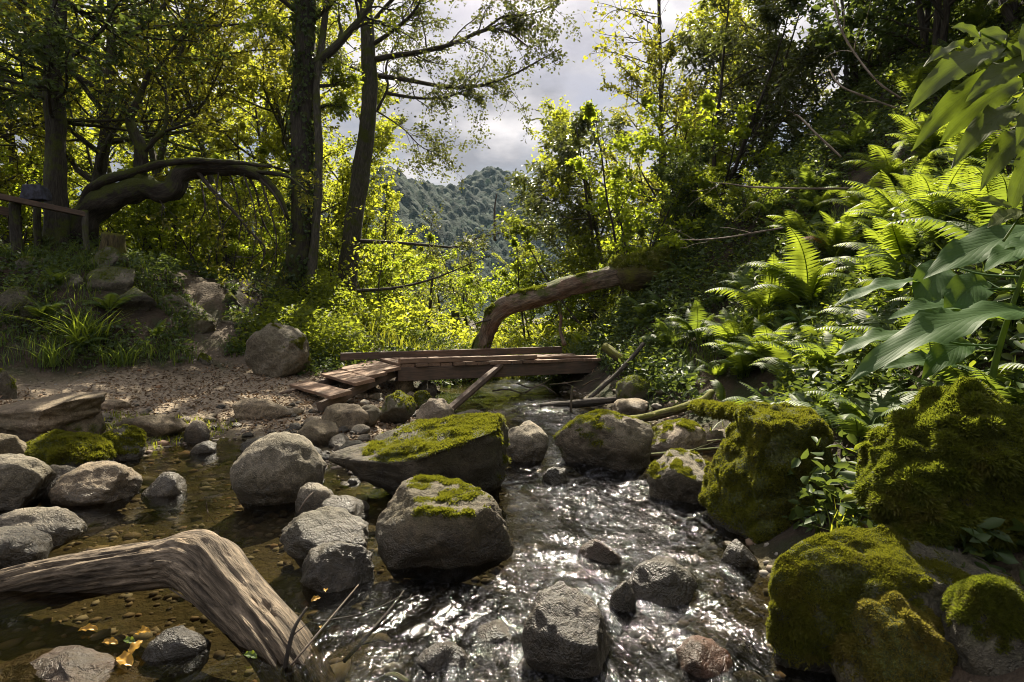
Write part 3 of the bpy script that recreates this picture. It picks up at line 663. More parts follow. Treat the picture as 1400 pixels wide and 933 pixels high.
# --- trees of the left canopy (crowns reach above the frame)
for px, Y, sc, lab in [(205, 14.6, 1.0, 'olive tree with a high crown filling the top left behind the mossy arch'), (325, 15.2, 1.05, 'olive tree with a high crown between the mossy arch and the ivy trunk'), (255, 18.5, 1.25, 'tall olive tree with a high crown, farthest back behind the arch'), (445, 18.0, 1.2, 'olive tree with a high crown filling the gap right of the ivy trunk'), (30, 15.5, 1.25, 'olive tree at far left in the second row of the shaded canopy'), (-60, 12.5, 1.05, 'dark olive tree at the left edge whose crown hangs over the wooden rail'), (120, 13.2, 1.2, 'dense olive tree whose shaded crown fills the upper left corner')]:
    inst_tree('canopy_tree', KIND['canopy' if 'high crown' in lab else 'olive'], lab, 'tree', at(px, Y), trng.uniform(0, 6.28), sc, 'shaded canopy trees at upper left')

def pp(rows):            # rows of (px, py, depth, radius)
    a = [list(P(r[0], r[1], r[2])) + [r[3]] for r in rows]; return np.array(a)
def limb_from(rows, n):
    s = smooth_path(pp(rows), n); return s[:, :3], np.maximum(s[:, 3], .003)

def hero_ivy():
    rng = np.random.default_rng(21); base = P(400, 402, 12.0); base[2] = TZ(base[0], base[1]) - .1
    t = thing('ivy_covered_tree', 'tall dark twin stemmed tree wrapped in ivy beside the path', 'tree', base)
    wood, tips, iv, lf = MB(), [], MB(), MB()
    p, r = limb_from([(392, 415, 12, .42), (402, 385, 12, .29), (410, 340, 12, .235), (414, 250, 12, .225), (413, 150, 12, .215), (418, 60, 12, .2), (416, -40, 12, .18), (420, -160, 12, .12)], 40)
    tube(wood, p, r, 14, disp=lambda u, q: .14 * q * fbm(u * np.array([9, 9, 2.]), 3, 4))
    p2, r2 = limb_from([(418, 405, 11.85, .16), (428, 350, 11.9, .095), (434, 280, 11.9, .085), (436, 200, 11.9, .08), (432, 120, 11.95, .075), (440, 60, 12, .07), (452, -50, 12.1, .05)], 30)
    st = MB(); tube(st, p2, r2, 10, disp=lambda u, q: .12 * q * fbm(u * np.array([14, 14, 3.]), 3, 4))
    for rows in ([(420, 95, 12, .11), (455, 68, 12, .10), (480, 40, 12.1, .08), (505, 10, 12.2, .07), (520, -30, 12.3, .05)],
                 [(430, 150, 12, .05), (450, 143, 12, .05), (470, 148, 12, .02)], [(428, 118, 12, .05), (455, 116, 12, .03), (480, 105, 12.1, .015)],
                 [(425, 30, 12, .05), (450, 10, 12, .04), (480, -30, 12, .02)], [(410, 20, 12, .06), (370, -10, 11.8, .04), (330, -20, 11.5, .02)], [(412, 70, 12, .04), (380, 40, 11.6, .03), (345, 30, 11.3, .015)]):
        q, rr = limb_from(rows, 9); grow(wood, tips, q, rr[0], rng, 2, .5, 6, .9, .0, .25, .18)
    for d in range(9):
        a = wander(P(417 + rng.uniform(-6, 6), rng.uniform(-160, -20), 12), np.array([rng.normal(), rng.normal() - .3, .25]), rng.uniform(1.6, 2.8), rng, 8, .15, .02); grow(wood, tips, a, .05, rng, 2, .5, 5, .9, 0, .2)
    wood.build('trunk', MAT['bark_ivy'], t, base); st.build('side_stem', MAT['bark_grey'], t, base)
    # ivy leaves around the stem
    k = 3600; f = rng.beta(1.2, 1.1, k) * (len(p) - 1); a = np.minimum(f.astype(int), len(p) - 2); c = p[a] + (p[a + 1] - p[a]) * (f - a)[:, None]
    th = rng.uniform(0, 2 * math.pi, k); cl = vnoise(np.stack([f * .9, np.cos(th) * 1.2, np.sin(th) * 1.2], 1), 3); keep = cl > -.25
    o = np.stack([np.cos(th), np.sin(th), 0 * th], 1); pts = c + o * (r[a] * rng.uniform(1.02, 1.35, k))[:, None]
    leaves(iv, pts[keep], .075, rng, (o * .6 + np.array([0, 0, -.8]))[keep], 1.2, up=.3, spread=.7, aspect=.9)
    iv.build('ivy', MAT['leaf_dark'], t, base)
    q, d = leafset(tips, rng, 13, .06); leaves(lf, q, .075, rng, d, .5, aspect=.65); lf.build('crown', MAT['leaf_mid'], t, base)
hero_ivy()

def hero_lean():
    rng = np.random.default_rng(22); base = P(470, 430, 14.0); base[2] = TZ(base[0], base[1]) - .1
    t = thing('leaning_tree', 'slender leaning tree with long bare limbs reaching right across the sky', 'tree', base)
    wood, tips, lf = MB(), [], MB()
    p, r = limb_from([(468, 450, 14, .30), (474, 380, 14, .24), (484, 300, 14, .215), (496, 220, 14, .20), (505, 140, 14, .185), (503, 60, 14, .165), (500, -20, 14, .14), (505, -120, 14, .1), (515, -260, 14, .05)], 44)
    tube(wood, p, r, 14, disp=lambda u, q: .10 * q * fbm(u * np.array([9, 9, 2.]), 3, 4)); wood.build('trunk', MAT['bark_grey'], t, base); wood = MB()
    L = [([(510, 82, 14, .075), (540, 76, 13.9, .065), (570, 72, 13.7, .058), (620, 60, 13.5, .048), (662, 41, 13.3, .040), (692, 43, 13.2, .026), (722, 64, 13.1, .012)], 1),
         ([(518, 104, 14, .06), (560, 110, 13.8, .052), (615, 120, 13.6, .042), (655, 117, 13.5, .034), (700, 103, 13.3, .024), (742, 80, 13.1, .016), (768, 66, 13, .008)], 1),
         ([(530, 128, 13.9, .045), (570, 134, 13.7, .036), (606, 134, 13.6, .026), (640, 122, 13.5, .014)], 1),
         ([(508, 62, 14, .055), (540, 40, 13.8, .045), (566, 16, 13.6, .036), (585, -20, 13.5, .02)], 1),
         ([(516, 150, 14.1, .035), (530, 120, 14.3, .03), (528, 90, 14.5, .025), (545, 50, 14.6, .015)], 1),
         ([(512, 150, 14, .022), (550, 175, 13.8, .016), (575, 200, 13.7, .012), (605, 214, 13.6, .006)], 1),
         ([(500, 40, 14, .05), (560, -20, 13.5, .04), (640, -40, 13, .03), (720, -30, 12.6, .015)], 1), ([(502, -10, 14, .05), (600, -70, 13.5, .035), (700, -80, 13, .02)], 1),
         ([(662, 41, 13.3, .03), (690, 22, 13.2, .022), (725, 20, 13.1, .014), (765, 5, 13, .008)], 1),
         ([(503, 10, 14, .05), (450, -30, 13.6, .03), (400, -60, 13.2, .015)], 1), ([(500, 100, 14, .03), (465, 85, 14.2, .02), (440, 60, 14.3, .01)], 1),
         ([(492, 330, 14, .06), (540, 332, 14.2, .04), (590, 336, 14.2, .035), (625, 338, 14.2, .03), (655, 325, 14.2, .02), (690, 318, 14.2, .012)], 0),
         ([(486, 398, 13.8, .045), (540, 394, 13.8, .035), (590, 382, 13.8, .025), (640, 362, 13.9, .015), (672, 348, 13.9, .008)], 0)]
    for rows, dense in L:
        q, rr = limb_from(rows, 14); tube(wood, q, rr, 8, cap=False)
        grow(MB(), tips, q, .001, rng, 0)
        for i in range(17 if dense else 7):
            tt = rng.uniform(.28, .98); f = tt * 13; a = min(int(f), 12); s = q[a]
            d = rnd_perp(q[a + 1] - q[a], rng, rng.uniform(.5, 1.2)); d[2] *= .8
            grow(wood, tips, wander(s, d, rng.uniform(.5, 1.35), rng, 7, .2, .0), max(rr[a] * .4, .006), rng, 1, .5, 4, .8, .0, .2)
    wood.build('limbs', MAT['bark_twig'], t, base)
    q, d = leafset(tips, rng, 17, .06); leaves(lf, q, .066, rng, d, .4, aspect=.7, spread=.9); lf.build('crown', MAT['leaf_fine'], t, base)
hero_lean()

def hero_arch():
    rng = np.random.default_rng(23); base = P(100, 345, 11.0); base[2] = TZ(base[0], base[1]) - .1
    t = thing('bent_mossy_tree', 'mossy tree bent over into a low arch with hanging bare branches', 'tree', base)
    wood, tips, lf, tw = MB(), [], MB(), MB()
    for rows, n, sd in (([(92, 360, 11, .34), (106, 315, 11, .28), (125, 288, 11, .24), (160, 268, 11, .21), (195, 257, 11, .20), (222, 262, 11, .19), (238, 258, 11, .18), (247, 240, 11, .165), (268, 229, 11, .155), (300, 228, 11, .14), (335, 233, 11, .125), (358, 243, 11, .085), (380, 268, 11, .06), (394, 300, 11, .04)], 60, 14),
                        ([(110, 300, 11.05, .13), (118, 270, 11, .11), (140, 250, 10.9, .10), (170, 240, 10.9, .085), (205, 228, 10.9, .07), (260, 220, 10.8, .055), (320, 222, 10.7, .045), (370, 228, 10.7, .03)], 40, 10),
                        ([(188, 262, 11, .14), (191, 235, 11, .125), (192, 205, 11, .11), (183, 178, 11, .10), (178, 160, 11, .085), (192, 130, 11, .06), (205, 95, 10.9, .04)], 36, 10),
                        ([(192, 215, 11, .055), (212, 190, 11, .045), (224, 178, 11, .04), (228, 150, 11, .03), (225, 110, 11, .02)], 20, 8), ([(224, 180, 11, .03), (250, 172, 10.9, .026), (275, 165, 10.8, .015)], 12, 7),
                        ([(345, 235, 11, .05), (390, 240, 10.8, .035), (420, 262, 10.6, .02)], 14, 7)):
        q, rr = limb_from(rows, n); tube(wood, q, rr, sd, disp=lambda u, g: .30 * g * fbm(u * np.array([9, 9, 3.5]), 4, 4))
        if rows[0][0] > 180: grow(tw, tips, q[len(q) // 3:], rr[-1], rng, 2, .6, 6, .9, .03, .2)
    wood.build('trunk', MAT['bark_mossy'], t, base)
    hang = [[(268, 232, 11, .045), (290, 260, 10.9, .04), (320, 290, 10.8, .032), (350, 325, 10.7, .024), (362, 340, 10.7, .018), (355, 372, 10.7, .01)],
            [(275, 252, 10.9, .02), (280, 285, 10.8, .015), (270, 308, 10.8, .006)], [(310, 228, 11, .02), (322, 262, 11, .016), (330, 300, 11, .010), (340, 320, 11, .005)],
            [(335, 234, 11, .03), (350, 262, 11.1, .024), (357, 296, 11.2, .018), (368, 320, 11.2, .012), (385, 345, 11.2, .006)], [(345, 236, 11, .025), (372, 262, 10.9, .02), (388, 292, 10.8, .012), (392, 330, 10.8, .008)],
            [(362, 340, 10.7, .012), (345, 352, 10.7, .01), (318, 352, 10.7, .006), (300, 372, 10.7, .004)], [(318, 290, 10.8, .012), (300, 320, 10.7, .008), (298, 350, 10.7, .004)], [(208, 262, 11, .018), (222, 280, 10.9, .012), (221, 296, 10.9, .006)],
            [(330, 230, 11, .02), (350, 300, 10.6, .012), (340, 380, 10.5, .006)], [(300, 228, 11, .02), (296, 270, 10.7, .012), (306, 330, 10.6, .005)], [(355, 240, 11, .02), (378, 330, 10.6, .012), (360, 392, 10.5, .006)]]
    for rows in hang:
        q, rr = limb_from(rows, 14); tube(tw, q, rr, 6, cap=False)
        for i in range(4):
            a = int(rng.uniform(3, 12)); grow(tw, tips, wander(q[a], rnd_perp(q[a + 1] - q[a], rng, .8) + np.array([0, 0, -.5]), rng.uniform(.3, .8), rng, 6, .2, -.03), rr[a] * .4, rng, 1, .5, 2, .7, -.02, .3)
    tw.build('hanging_branches', MAT['bark_twig'], t, base)
    q, d = leafset(tips, rng, 5, .05); leaves(lf, q, .07, rng, d, .4, aspect=.6); lf.build('crown', MAT['leaf_olive'], t, base)
hero_arch()

def hero_left():
    rng = np.random.default_rng(24); base = P(78, 360, 10.6); base[2] = TZ(base[0], base[1]) - .1
    t = thing('dark_tree', 'dark thick straight tree behind the wooden rail, almost black in the shade', 'tree', base)
    wood, tips, lf = MB(), [], MB()
    p, r = limb_from([(78, 370, 10.6, .28), (77, 300, 10.6, .19), (76, 230, 10.6, .17), (76, 170, 10.6, .16), (72, 90, 10.5, .14), (80, 0, 10.4, .12), (78, -120, 10.4, .06)], 36)
    tube(wood, p, r, 12, disp=lambda u, g: .14 * g * fbm(u * np.array([8, 8, 2.5]), 3, 4))
    for i in range(20):
        a = int(rng.uniform(17, 35)); grow(wood, tips, wander(p[a], np.array([rng.normal(), rng.normal() - .4, .1]), rng.uniform(1.2, 2.6), rng, 8, .16, .0), .04, rng, 2, .5, 5, .9, -.01, .15)
    wood.build('trunk', MAT['bark_ivy'], t, base)
    q, d = leafset(tips, rng, 10, .05); leaves(lf, q, .095, rng, d, .5, aspect=.55); lf.build('crown', MAT['leaf_dark'], t, base)
hero_left()

def hero_thin():
    rng = np.random.default_rng(25); b = at(905, 16.0); base = np.array(b) - np.array([0, 0, .1])
    t = thing('thin_straight_tree', 'thin straight young tree with sparse leaves standing against the sky on the right', 'tree', base)
    wood, tips, lf = MB(), [], MB()
    p, r = limb_from([(905, 300, 16.0, .075), (904, 200, 16.0, .065), (903, 100, 16.0, .055), (901, 0, 16.0, .045), (902, -90, 16.0, .03), (900, -200, 16.0, .012)], 30); p[0] = base
    tube(wood, p, r, 8)
    for i in range(16):
        a = int(rng.uniform(9, 29)); grow(wood, tips, wander(p[a], np.array([rng.normal() - .5, rng.normal() * .6, .35]), rng.uniform(.9, 1.9), rng, 8, .16, .0), .016, rng, 1, .5, 6, .8, -.0, .2)
    for py_, dx in ((40, -1), (70, -1), (110, -1), (20, -1), (60, .6), (90, -1)):
        grow(wood, tips, wander(P(903, py_, 16.0), np.array([dx, -.2, .3]), 2.0, rng, 9, .14, -.02), .018, rng, 1, .45, 8, .8, -.01, .2)
    wood.build('trunk', MAT['bark_twig'], t, base)
    q, d = leafset(tips, rng, 5, .05); leaves(lf, q, .105, rng, d, .4, aspect=.8, spread=.9); lf.build('crown', MAT['leaf_olive'], t, base)
hero_thin()

# --- bare poles, stump, dead snags
def simple_wood(name, label, cat, rows, mat, n=24, sides=9, amp=.12, parts=None, group=None, seed=1, ground=True):
    q, rr = limb_from(rows, n); mb = MB(); tube(mb, q, rr, sides, disp=lambda u, g: amp * g * fbm(u * np.array([9, 9, 3.]) + seed, 3, 4))
    o = mb.build(name, MAT[mat], None, q[0]); return tag(o, label, cat, group)
def stump():
    b = hit(152, 352); rng = np.random.default_rng(3); mb = MB(); n = 12
    pts = np.stack([np.full(n, b[0]) + np.linspace(0, .05, n), np.full(n, b[1]), np.linspace(b[2] - .1, b[2] + .42, n)], 1)
    tube(mb, pts, np.interp(np.linspace(0, 1, n), [0, .25, 1], [.30, .21, .18]), 22, disp=lambda u, g: .25 * g * fbm(u * np.array([9, 9, 1.2]), 3, 8))
    tag(mb.build('tree_stump', MAT['bark_green'], None, b), 'short mossy tree stump at the top of the path', 'stump')
stump()
simple_wood('bare_pole', 'thin bare dead tree standing black in front of the mountain', 'dead tree', [(677, 330, 40, .09), (676, 290, 40, .07), (679, 265, 40, .03)], 'bark_twig', 10, 6)
simple_wood('snag', 'stout broken dark trunk standing in the meadow behind the bridge kerb', 'dead tree', [(625, 476, 17, .17), (624, 450, 17, .14), (622, 425, 17, .12)], 'bark_ivy', 12, 8)
simple_wood('meadow_sapling', 'slim dark young trunk in the meadow, left of the stout broken trunk', 'sapling', [(588, 474, 18, .08), (587, 440, 18, .06), (589, 405, 18, .05), (592, 370, 18, .03)], 'bark_twig', 12, 7)

# ------------------------------------------------------------------ rocks
ROCKS = {}
def rock(name, label, x0, x1, yt, yb, mat, seed, z0=None, cuts=6, rough=.12, cutd=(.55, .85), moss=None, mossmat='moss', sub=5, dr=.85, rz=None, sink=.14, group=None, blade=.014, fine=1.0, tufts=6000, mossrange=(.25, .75), mossbias=None, keep=.12, vscale=1.0, lump=0.0, planes=()):
    """A stone whose width, height and place were measured from the photograph; z0 None = standing in the stream."""
    rng = np.random.default_rng(seed)
    if z0 is None: b = G((x0 + x1) / 2, yb, 0.0)
    else: b = hit((x0 + x1) / 2, yb)
    Yb = b[1]; w = (x1 - x0) / FPX * Yb; d = w * dr; w *= 1 + .45 * d / Yb
    drop = (CAM_H - b[2]) / Yb; h = (yb - yt) / FPX * (Yb + .4 * d); h = max(h - .55 * d * max(drop, 0), .3 * h) * vscale
    V, F = rock_shape(rng, sub, cuts, rough, cutd, keep, fine, planes); hs = h + sink * 1.0
    V = V * np.array([w, d, hs * 1.08]); V[:, 2] += hs * .54 - sink
    loc = np.array([b[0] * (1 + .42 * d / Yb), Yb + .42 * d, b[2]])
    mb = MB(); mk = np.zeros(len(V)); N = vert_normals(V, F)
    if moss:
        mk = sstep(mossrange[0], mossrange[1], N[:, 2] + .62 * fbm(V * 4 + seed, 3, seed) + .40 * fbm(V * 19 + seed, 3, seed + 2) + (mossbias(V / np.array([w, d, h])) if mossbias is not None else 0))
        mk *= sstep(.02, .10, V[:, 2] + .04 * fbm(V * 9, 2, 1)) * moss
    if lump:
        q = V * 9 + seed; V = V + N * (mk * lump * (np.abs(fbm(q, 3, 7)) * 1.3 + .6 * fbm(V * 3.3, 2, 9) - .1))[:, None]
    mb.add(V, None, F, 0, None, mk); o = mb.build(name, MAT[mat], None, (0, 0, 0)); o.location = loc
    tag(o, label, 'rock' if name != 'boulder' else 'boulder', group)
    if moss and tufts:
        tb = MB(); moss_tufts(tb, V, F, mk, tufts, rng, blade)
        if tb.n: tb.build('moss', MAT[mossmat], o)
    return o
XB = lambda a, b=0: (lambda u: a * u[:, 0] + b * u[:, 2])
S = 'boulders and stones in the stream'
rock('boulder', 'large smooth round speckled grey boulder left of the mossy slab', 320, 444, 600, 692, 'rock_grey', 3, cuts=2, rough=.08, cutd=(.8, .95), fine=.5, group=S, vscale=1.1)
rock('boulder', 'largest angular slab in the stream, bright moss on its top and right edge', 450, 698, 586, 688, 'rock_brown', 41, cuts=9, cutd=(.42, .75), rough=.15, moss=1, dr=.55, tufts=15000, blade=.016, mossbias=XB(.9, .1), mossrange=(.45, 1.25), lump=.015, group=S, vscale=1.15)
rock('boulder', 'dark blocky boulder in front of the mossy slab with moss along its top edge', 512, 704, 662, 782, 'rock_brown', 352, cuts=5, cutd=(.6, .85), rough=.16, keep=.3, planes=[((.05, -.15, 1), .58), ((-.8, -.3, .6), .66)], moss=.9, dr=.7, tufts=5000, mossrange=(1.1, 1.6), mossbias=XB(.9, .5), group=S, vscale=1.0)
rock('boulder', 'plain rounded greenish boulder right of the mossy slab, water on both sides', 682, 750, 583, 632, 'rock_grey', 5, cuts=3, cutd=(.7, .9), fine=.6, group=S, vscale=1.1)
rock('boulder', 'pale pointed boulder behind the mossy slab near the bridge prop', 568, 624, 553, 597, 'rock_pale', 7, cuts=6, group=S, vscale=1.15)
rock('boulder', 'long low submerged slab behind the mossy slab, under the bridge prop', 618, 692, 562, 586, 'rock_grey', 8, cuts=7, dr=.5, group=S)
rock('boulder', 'pale cracked boulder right of the rapids with moss on its left top', 758, 890, 570, 644, 'rock_pale', 60, cuts=8, moss=1, tufts=9000, mossbias=XB(-1.6), mossrange=(.35, 1.1), group=S, vscale=1.15)
rock('boulder', 'pale flat boulder with yellow moss beside the mossy branch', 872, 962, 574, 630, 'rock_pale', 61, cuts=7, moss=1, tufts=4000, mossrange=(.5, 1.1), group=S)
rock('boulder', 'striped tilted rock with a mossy left shoulder at the right bank', 886, 982, 624, 688, 'rock_grey', 62, cuts=8, moss=1, tufts=3500, mossbias=XB(-1.3), mossrange=(.6, 1.15), group=S, vscale=1.1)
rock('boulder', 'tall wet angular rock standing in the foreground rapids', 712, 840, 794, 935, 'rock_wet', 267, cuts=4, cutd=(.6, .85), dr=.95, group=S, vscale=.9, keep=.3, planes=[((.2, -.3, 1), .62), ((1, -.3, .1), .66)])
rock('stream_stone', 'small dark round stone against the tall wet foreground rock', 833, 870, 796, 834, 'rock_dark', 10, cuts=2, sub=4, group=S)
rock('stream_stone', 'dark wet dome of rock washed over right of the tall foreground rock', 856, 952, 764, 824, 'rock_wet', 11, cuts=3, dr=.9, sub=4, group=S)
rock('stream_stone', 'rusty red brown stone under the water at the lower right', 926, 1004, 836, 925, 'rock_rust', 12, cuts=10, cutd=(.4, .7), dr=.9, sub=4, group=S, sink=.25, vscale=.35)
rock('stream_stone', 'golden brown flat stone just under the rapids', 790, 850, 728, 768, 'rock_gold', 13, cuts=4, sub=4, group=S, sink=.12, vscale=.7)
rock('stream_stone', 'flat pale mottled rock left of the dark blocky boulder', 380, 505, 700, 764, 'rock_grey', 14, cuts=8, dr=.7, group=S)
rock('stream_stone', 'smooth dark wet rock sloping under water behind the driftwood', 412, 512, 748, 808, 'rock_wet', 15, cuts=4, cutd=(.5, .8), group=S, vscale=1.2)
rock('stream_stone', 'light oval stone in front of the mossy slab left end', 430, 502, 679, 710, 'rock_grey', 16, cuts=3, sub=4, group=S)
rock('stream_stone', 'tilted oval stone between the round boulder and the mossy slab', 407, 462, 661, 704, 'rock_grey', 17, cuts=3, sub=4, group=S)
rock('stream_stone', 'brown rounded stone behind the large round boulder', 408, 464, 575, 614, 'rock_tan', 18, z0=1, cuts=4, sub=4, group=S, sink=.06)
rock('stream_stone', 'wide brown stone on the gravel below the ramp', 440, 508, 553, 592, 'rock_tan', 19, z0=1, cuts=6, sub=4, group=S, sink=.06)
rock('stream_stone', 'squat brown stone right of the wide stone below the ramp', 486, 522, 555, 586, 'rock_tan', 20, z0=1, cuts=5, sub=4, group=S, sink=.05)
rock('stream_stone', 'dark square mossy stone under the left end of the bridge', 516, 570, 537, 584, 'rock_dark', 21, z0=1, cuts=8, sub=5, moss=.9, tufts=1500, group=S, sink=.06)
rock('stream_stone', 'knobbly moss covered stone under the bridge beside the prop', 562, 592, 536, 566, 'rock_dark', 22, z0=1, cuts=4, sub=4, moss=1, tufts=1500, mossrange=(0, .4), group=S, sink=.05)
rock('stream_stone', 'dark bluish stone behind the mossy slab left end', 458, 508, 604, 634, 'rock_dark', 23, cuts=4, sub=4, group=S)
rock('stream_stone', 'round stone tucked under the bridge deck', 570, 598, 522, 545, 'rock_grey', 24, z0=1, cuts=3, sub=4, group=S, sink=.05)
rock('stream_stone', 'upright brown stone beneath the right of the ramp', 538, 566, 512, 540, 'rock_tan', 25, z0=1, cuts=4, sub=4, group=S, sink=.05)
rock('stream_stone', 'flat pale stone lying behind the pale cracked boulder', 776, 836, 566, 584, 'rock_pale', 26, cuts=5, sub=4, dr=.8, group=S)
rock('stream_stone', 'round pale stone behind the mossy branch near the dark log', 836, 888, 546, 570, 'rock_pale', 27, cuts=3, sub=4, group=S)
rock('stream_stone', 'small pale stone right of the flat mossy boulder', 958, 1002, 588, 614, 'rock_pale', 28, z0=1, cuts=6, sub=4, group=S, sink=.05)
rock('stream_stone', 'low wet stone breaking the water below the rapids left', 560, 650, 874, 925, 'rock_wet', 29, cuts=4, sub=4, group=S, vscale=.8, sink=.18)
rock('stream_stone', 'small brown wet stone in the rapids below the dark blocky boulder', 640, 720, 846, 880, 'rock_wet', 30, cuts=5, sub=4, group=S, vscale=.7)
rock('stream_stone', 'wet stone at the foot of the right mossy boulder', 982, 1040, 738, 776, 'rock_wet', 31, cuts=4, sub=4, group=S)
rock('stream_stone', 'dark wedge of rock beside the cracked boulder waterline', 742, 776, 640, 658, 'rock_wet', 32, cuts=5, sub=4, group=S)
# left side
Lg = 'stones along the left water edge'
rock('boulder', 'large rounded greenish boulder at the left edge of the stream', -40, 70, 630, 700, 'rock_grey', 33, cuts=4, group=Lg, vscale=1.15)
rock('stream_stone', 'rounded tan boulder half in the left channel', 74, 184, 640, 692, 'rock_tan', 34, cuts=3, group=Lg, vscale=1.2)
rock('stream_stone', 'angular grey stone between two rounded boulders at left', 48, 110, 636, 682, 'rock_grey', 35, cuts=9, sub=4, group=Lg)
rock('stream_stone', 'lone small grey stone in the calm left channel', 198, 254, 650, 678, 'rock_grey', 36, cuts=3, sub=4, group=Lg, vscale=1.2)
rock('stream_stone', 'long flat grey stone at the left edge above the driftwood', -20, 114, 698, 756, 'rock_grey', 37, cuts=4, dr=.7, group=Lg, vscale=1.15)
rock('stream_stone', 'dark pitted stone at the left edge just above the driftwood', -40, 72, 722, 790, 'rock_dark', 38, cuts=5, group=Lg, vscale=1.1)
rock('flat_slab', 'broad flat sunlit tan slab at the left end of the path', -30, 150, 542, 606, 'rock_tan', 39, z0=1, cuts=9, cutd=(.35, .7), dr=.6, group=Lg, sink=.1)
rock('stream_stone', 'round stone capped with brown moss on the tan slab edge', 78, 138, 552, 604, 'rock_tan', 40, z0=1, cuts=4, moss=1, tufts=1500, sub=4, group=Lg)
rock('boulder', 'low bright yellow mossy boulder nearest the left channel', 36, 152, 592, 646, 'rock_dark', 43, z0=1, cuts=4, moss=1, tufts=9000, mossrange=(-.3, .3), blade=.024, dr=.7, group=Lg)
rock('boulder', 'small mossy boulder with dark front beside the left channel', 134, 202, 584, 634, 'rock_dark', 44, z0=1, cuts=4, moss=1, tufts=5000, mossrange=(0, .5), blade=.02, group=Lg)
rock('flat_slab', 'flat sunlit slab overhanging the left channel', 160, 250, 568, 602, 'rock_tan', 45, z0=1, cuts=8, cutd=(.4, .7), sub=4, dr=.6, group=Lg)
rock('stream_stone', 'pale angular stone at the water edge right of the flat slab', 252, 290, 576, 608, 'rock_pale', 46, z0=1, cuts=8, sub=4, group=Lg)
rock('stream_stone', 'low dark stone at the left edge below the tan slab', -20, 42, 596, 640, 'rock_tan', 47, z0=1, cuts=5, sub=4, group=Lg)
rock('flat_slab', 'pale flat stone on the path in front of the round boulder', 318, 394, 546, 576, 'rock_tan', 48, z0=1, cuts=8, sub=4, dr=.5, group=Lg, sink=.05)
rock('flat_slab', 'thin flat stone lying on the path left of the pebbles', 126, 176, 546, 562, 'rock_tan', 49, z0=1, cuts=7, sub=4, group=Lg, sink=.05)
rock('stream_stone', 'grey low stone at the water line before the large round boulder', 328, 384, 598, 618, 'rock_grey', 50, cuts=5, sub=4, group=Lg)
rock('stream_stone', 'small half sunk stone in the brown shallows', 262, 298, 604, 620, 'rock_grey', 53, cuts=4, sub=4, group=Lg)
rock('boulder', 'big round greenish boulder standing alone at the foot of the path', 338, 424, 452, 518, 'rock_grey', 54, z0=1, cuts=4, cutd=(.65, .9), moss=.8, tufts=2500, mossrange=(.7, 1.2), mossbias=XB(1.0, -.6), fine=.7, sink=.08, vscale=1.1)
rock('submerged_slab', 'broad greenish brown slab under water below the driftwood', -60, 222, 812, 960, 'rock_gold', 55, cuts=7, cutd=(.4, .7), dr=.55, group=S, vscale=.10, sink=.16)
rock('stream_stone', 'dark round stone in the shade under the driftwood arch', 196, 284, 816, 905, 'rock_wet', 56, cuts=3, sub=4, group=S, vscale=.35)
# stones set into the left bank
for i, (a, b_, c, d, lab) in enumerate([(-20, 44, 398, 446, 'dark bank stone at the left edge above the ferns'), (205, 262, 404, 432, 'rounded stone beside the upper track'), (232, 300, 418, 448, 'half buried stone at the bend of the track'), (288, 330, 402, 420, 'small stone on the right side of the track'),
                                        (118, 190, 366, 402, 'long mossy slab on the bank crest below the rail post'), (120, 172, 340, 372, 'dark rock beside the stump'), (56, 110, 378, 408, 'flat stone in the middle of the left bank'), (250, 292, 440, 462, 'small stone low on the track'), (-10, 18, 508, 548, 'brown stone at the left edge beyond the tan slab'), (140, 215, 398, 440, 'brown slab beside the steep part of the track'),
                                        (300, 345, 428, 446, 'mossy stone right of the lower track'), (268, 290, 486, 500, 'small pale stone on the path by the round boulder'), (10, 60, 352, 376, 'pale flat stone on the crest under the rail')]):
    rock('bank_stone', lab, a, b_, c, d, ('rock_dark', 'rock_grey', 'rock_dark')[i % 3], 70 + i, z0=1, cuts=8, cutd=(.4, .75), sub=4, moss=.95, tufts=1400, mossmat='moss_dark', mossrange=(.1, .9), group='stones set into the left bank', sink=.08)
# right mossy boulders
rock('mossy_boulder', 'tall upright block cloaked in bright moss at the right water edge', 976, 1140, 560, 748, 'rock_dark', 191, cuts=4, cutd=(.55, .75), planes=[((-1, -.1, .28), .48), ((0, -.15, 1), .55), ((.9, -.2, .2), .55), ((-.1, -1, .25), .5), ((-.5, -.6, .9), .75)], moss=1, tufts=60000, mossrange=(-.95, -.1), blade=.012, dr=1.15, mossbias=XB(-.5, .3), vscale=1.02, lump=.035, keep=.05)
rock('mossy_boulder', 'huge overhanging boulder with shaggy dark moss at the right edge', 1176, 1480, 548, 790, 'rock_dark', 192, z0=1, cuts=9, cutd=(.42, .75), rough=.2, moss=1, tufts=120000, mossmat='moss_dark', mossrange=(-1.05, -.1), blade=.021, dr=.75, vscale=1.05, lump=.04, mossbias=XB(.1, .5))
rock('mossy_boulder', 'long low boulder with bare stone top and moss on its stream side', 1034, 1350, 724, 945, 'rock_dark', 193, cuts=9, cutd=(.42, .72), rough=.16, moss=1, tufts=60000, mossmat='moss', mossrange=(-.45, .45), blade=.009, dr=.62, mossbias=XB(-1.5, -.5), vscale=1.05, lump=.010, planes=[((.1, -.25, 1), .42)])
rock('mossy_boulder', 'small boulder capped with short golden moss at the bottom right', 1145, 1295, 822, 975, 'rock_tan', 94, z0=1, cuts=3, cutd=(.7, .9), moss=1, tufts=24000, mossmat='moss_gold', mossrange=(-.8, .2), blade=.009, dr=.9, vscale=1.1, lump=.015)
rock('mossy_boulder', 'half hidden mossy rock behind the pale boulders at the foot of the slope', 842, 905, 515, 552, 'rock_dark', 95, z0=1, cuts=6, moss=1, tufts=2500, mossmat='moss_dark', mossrange=(-.3, .3), sub=4)
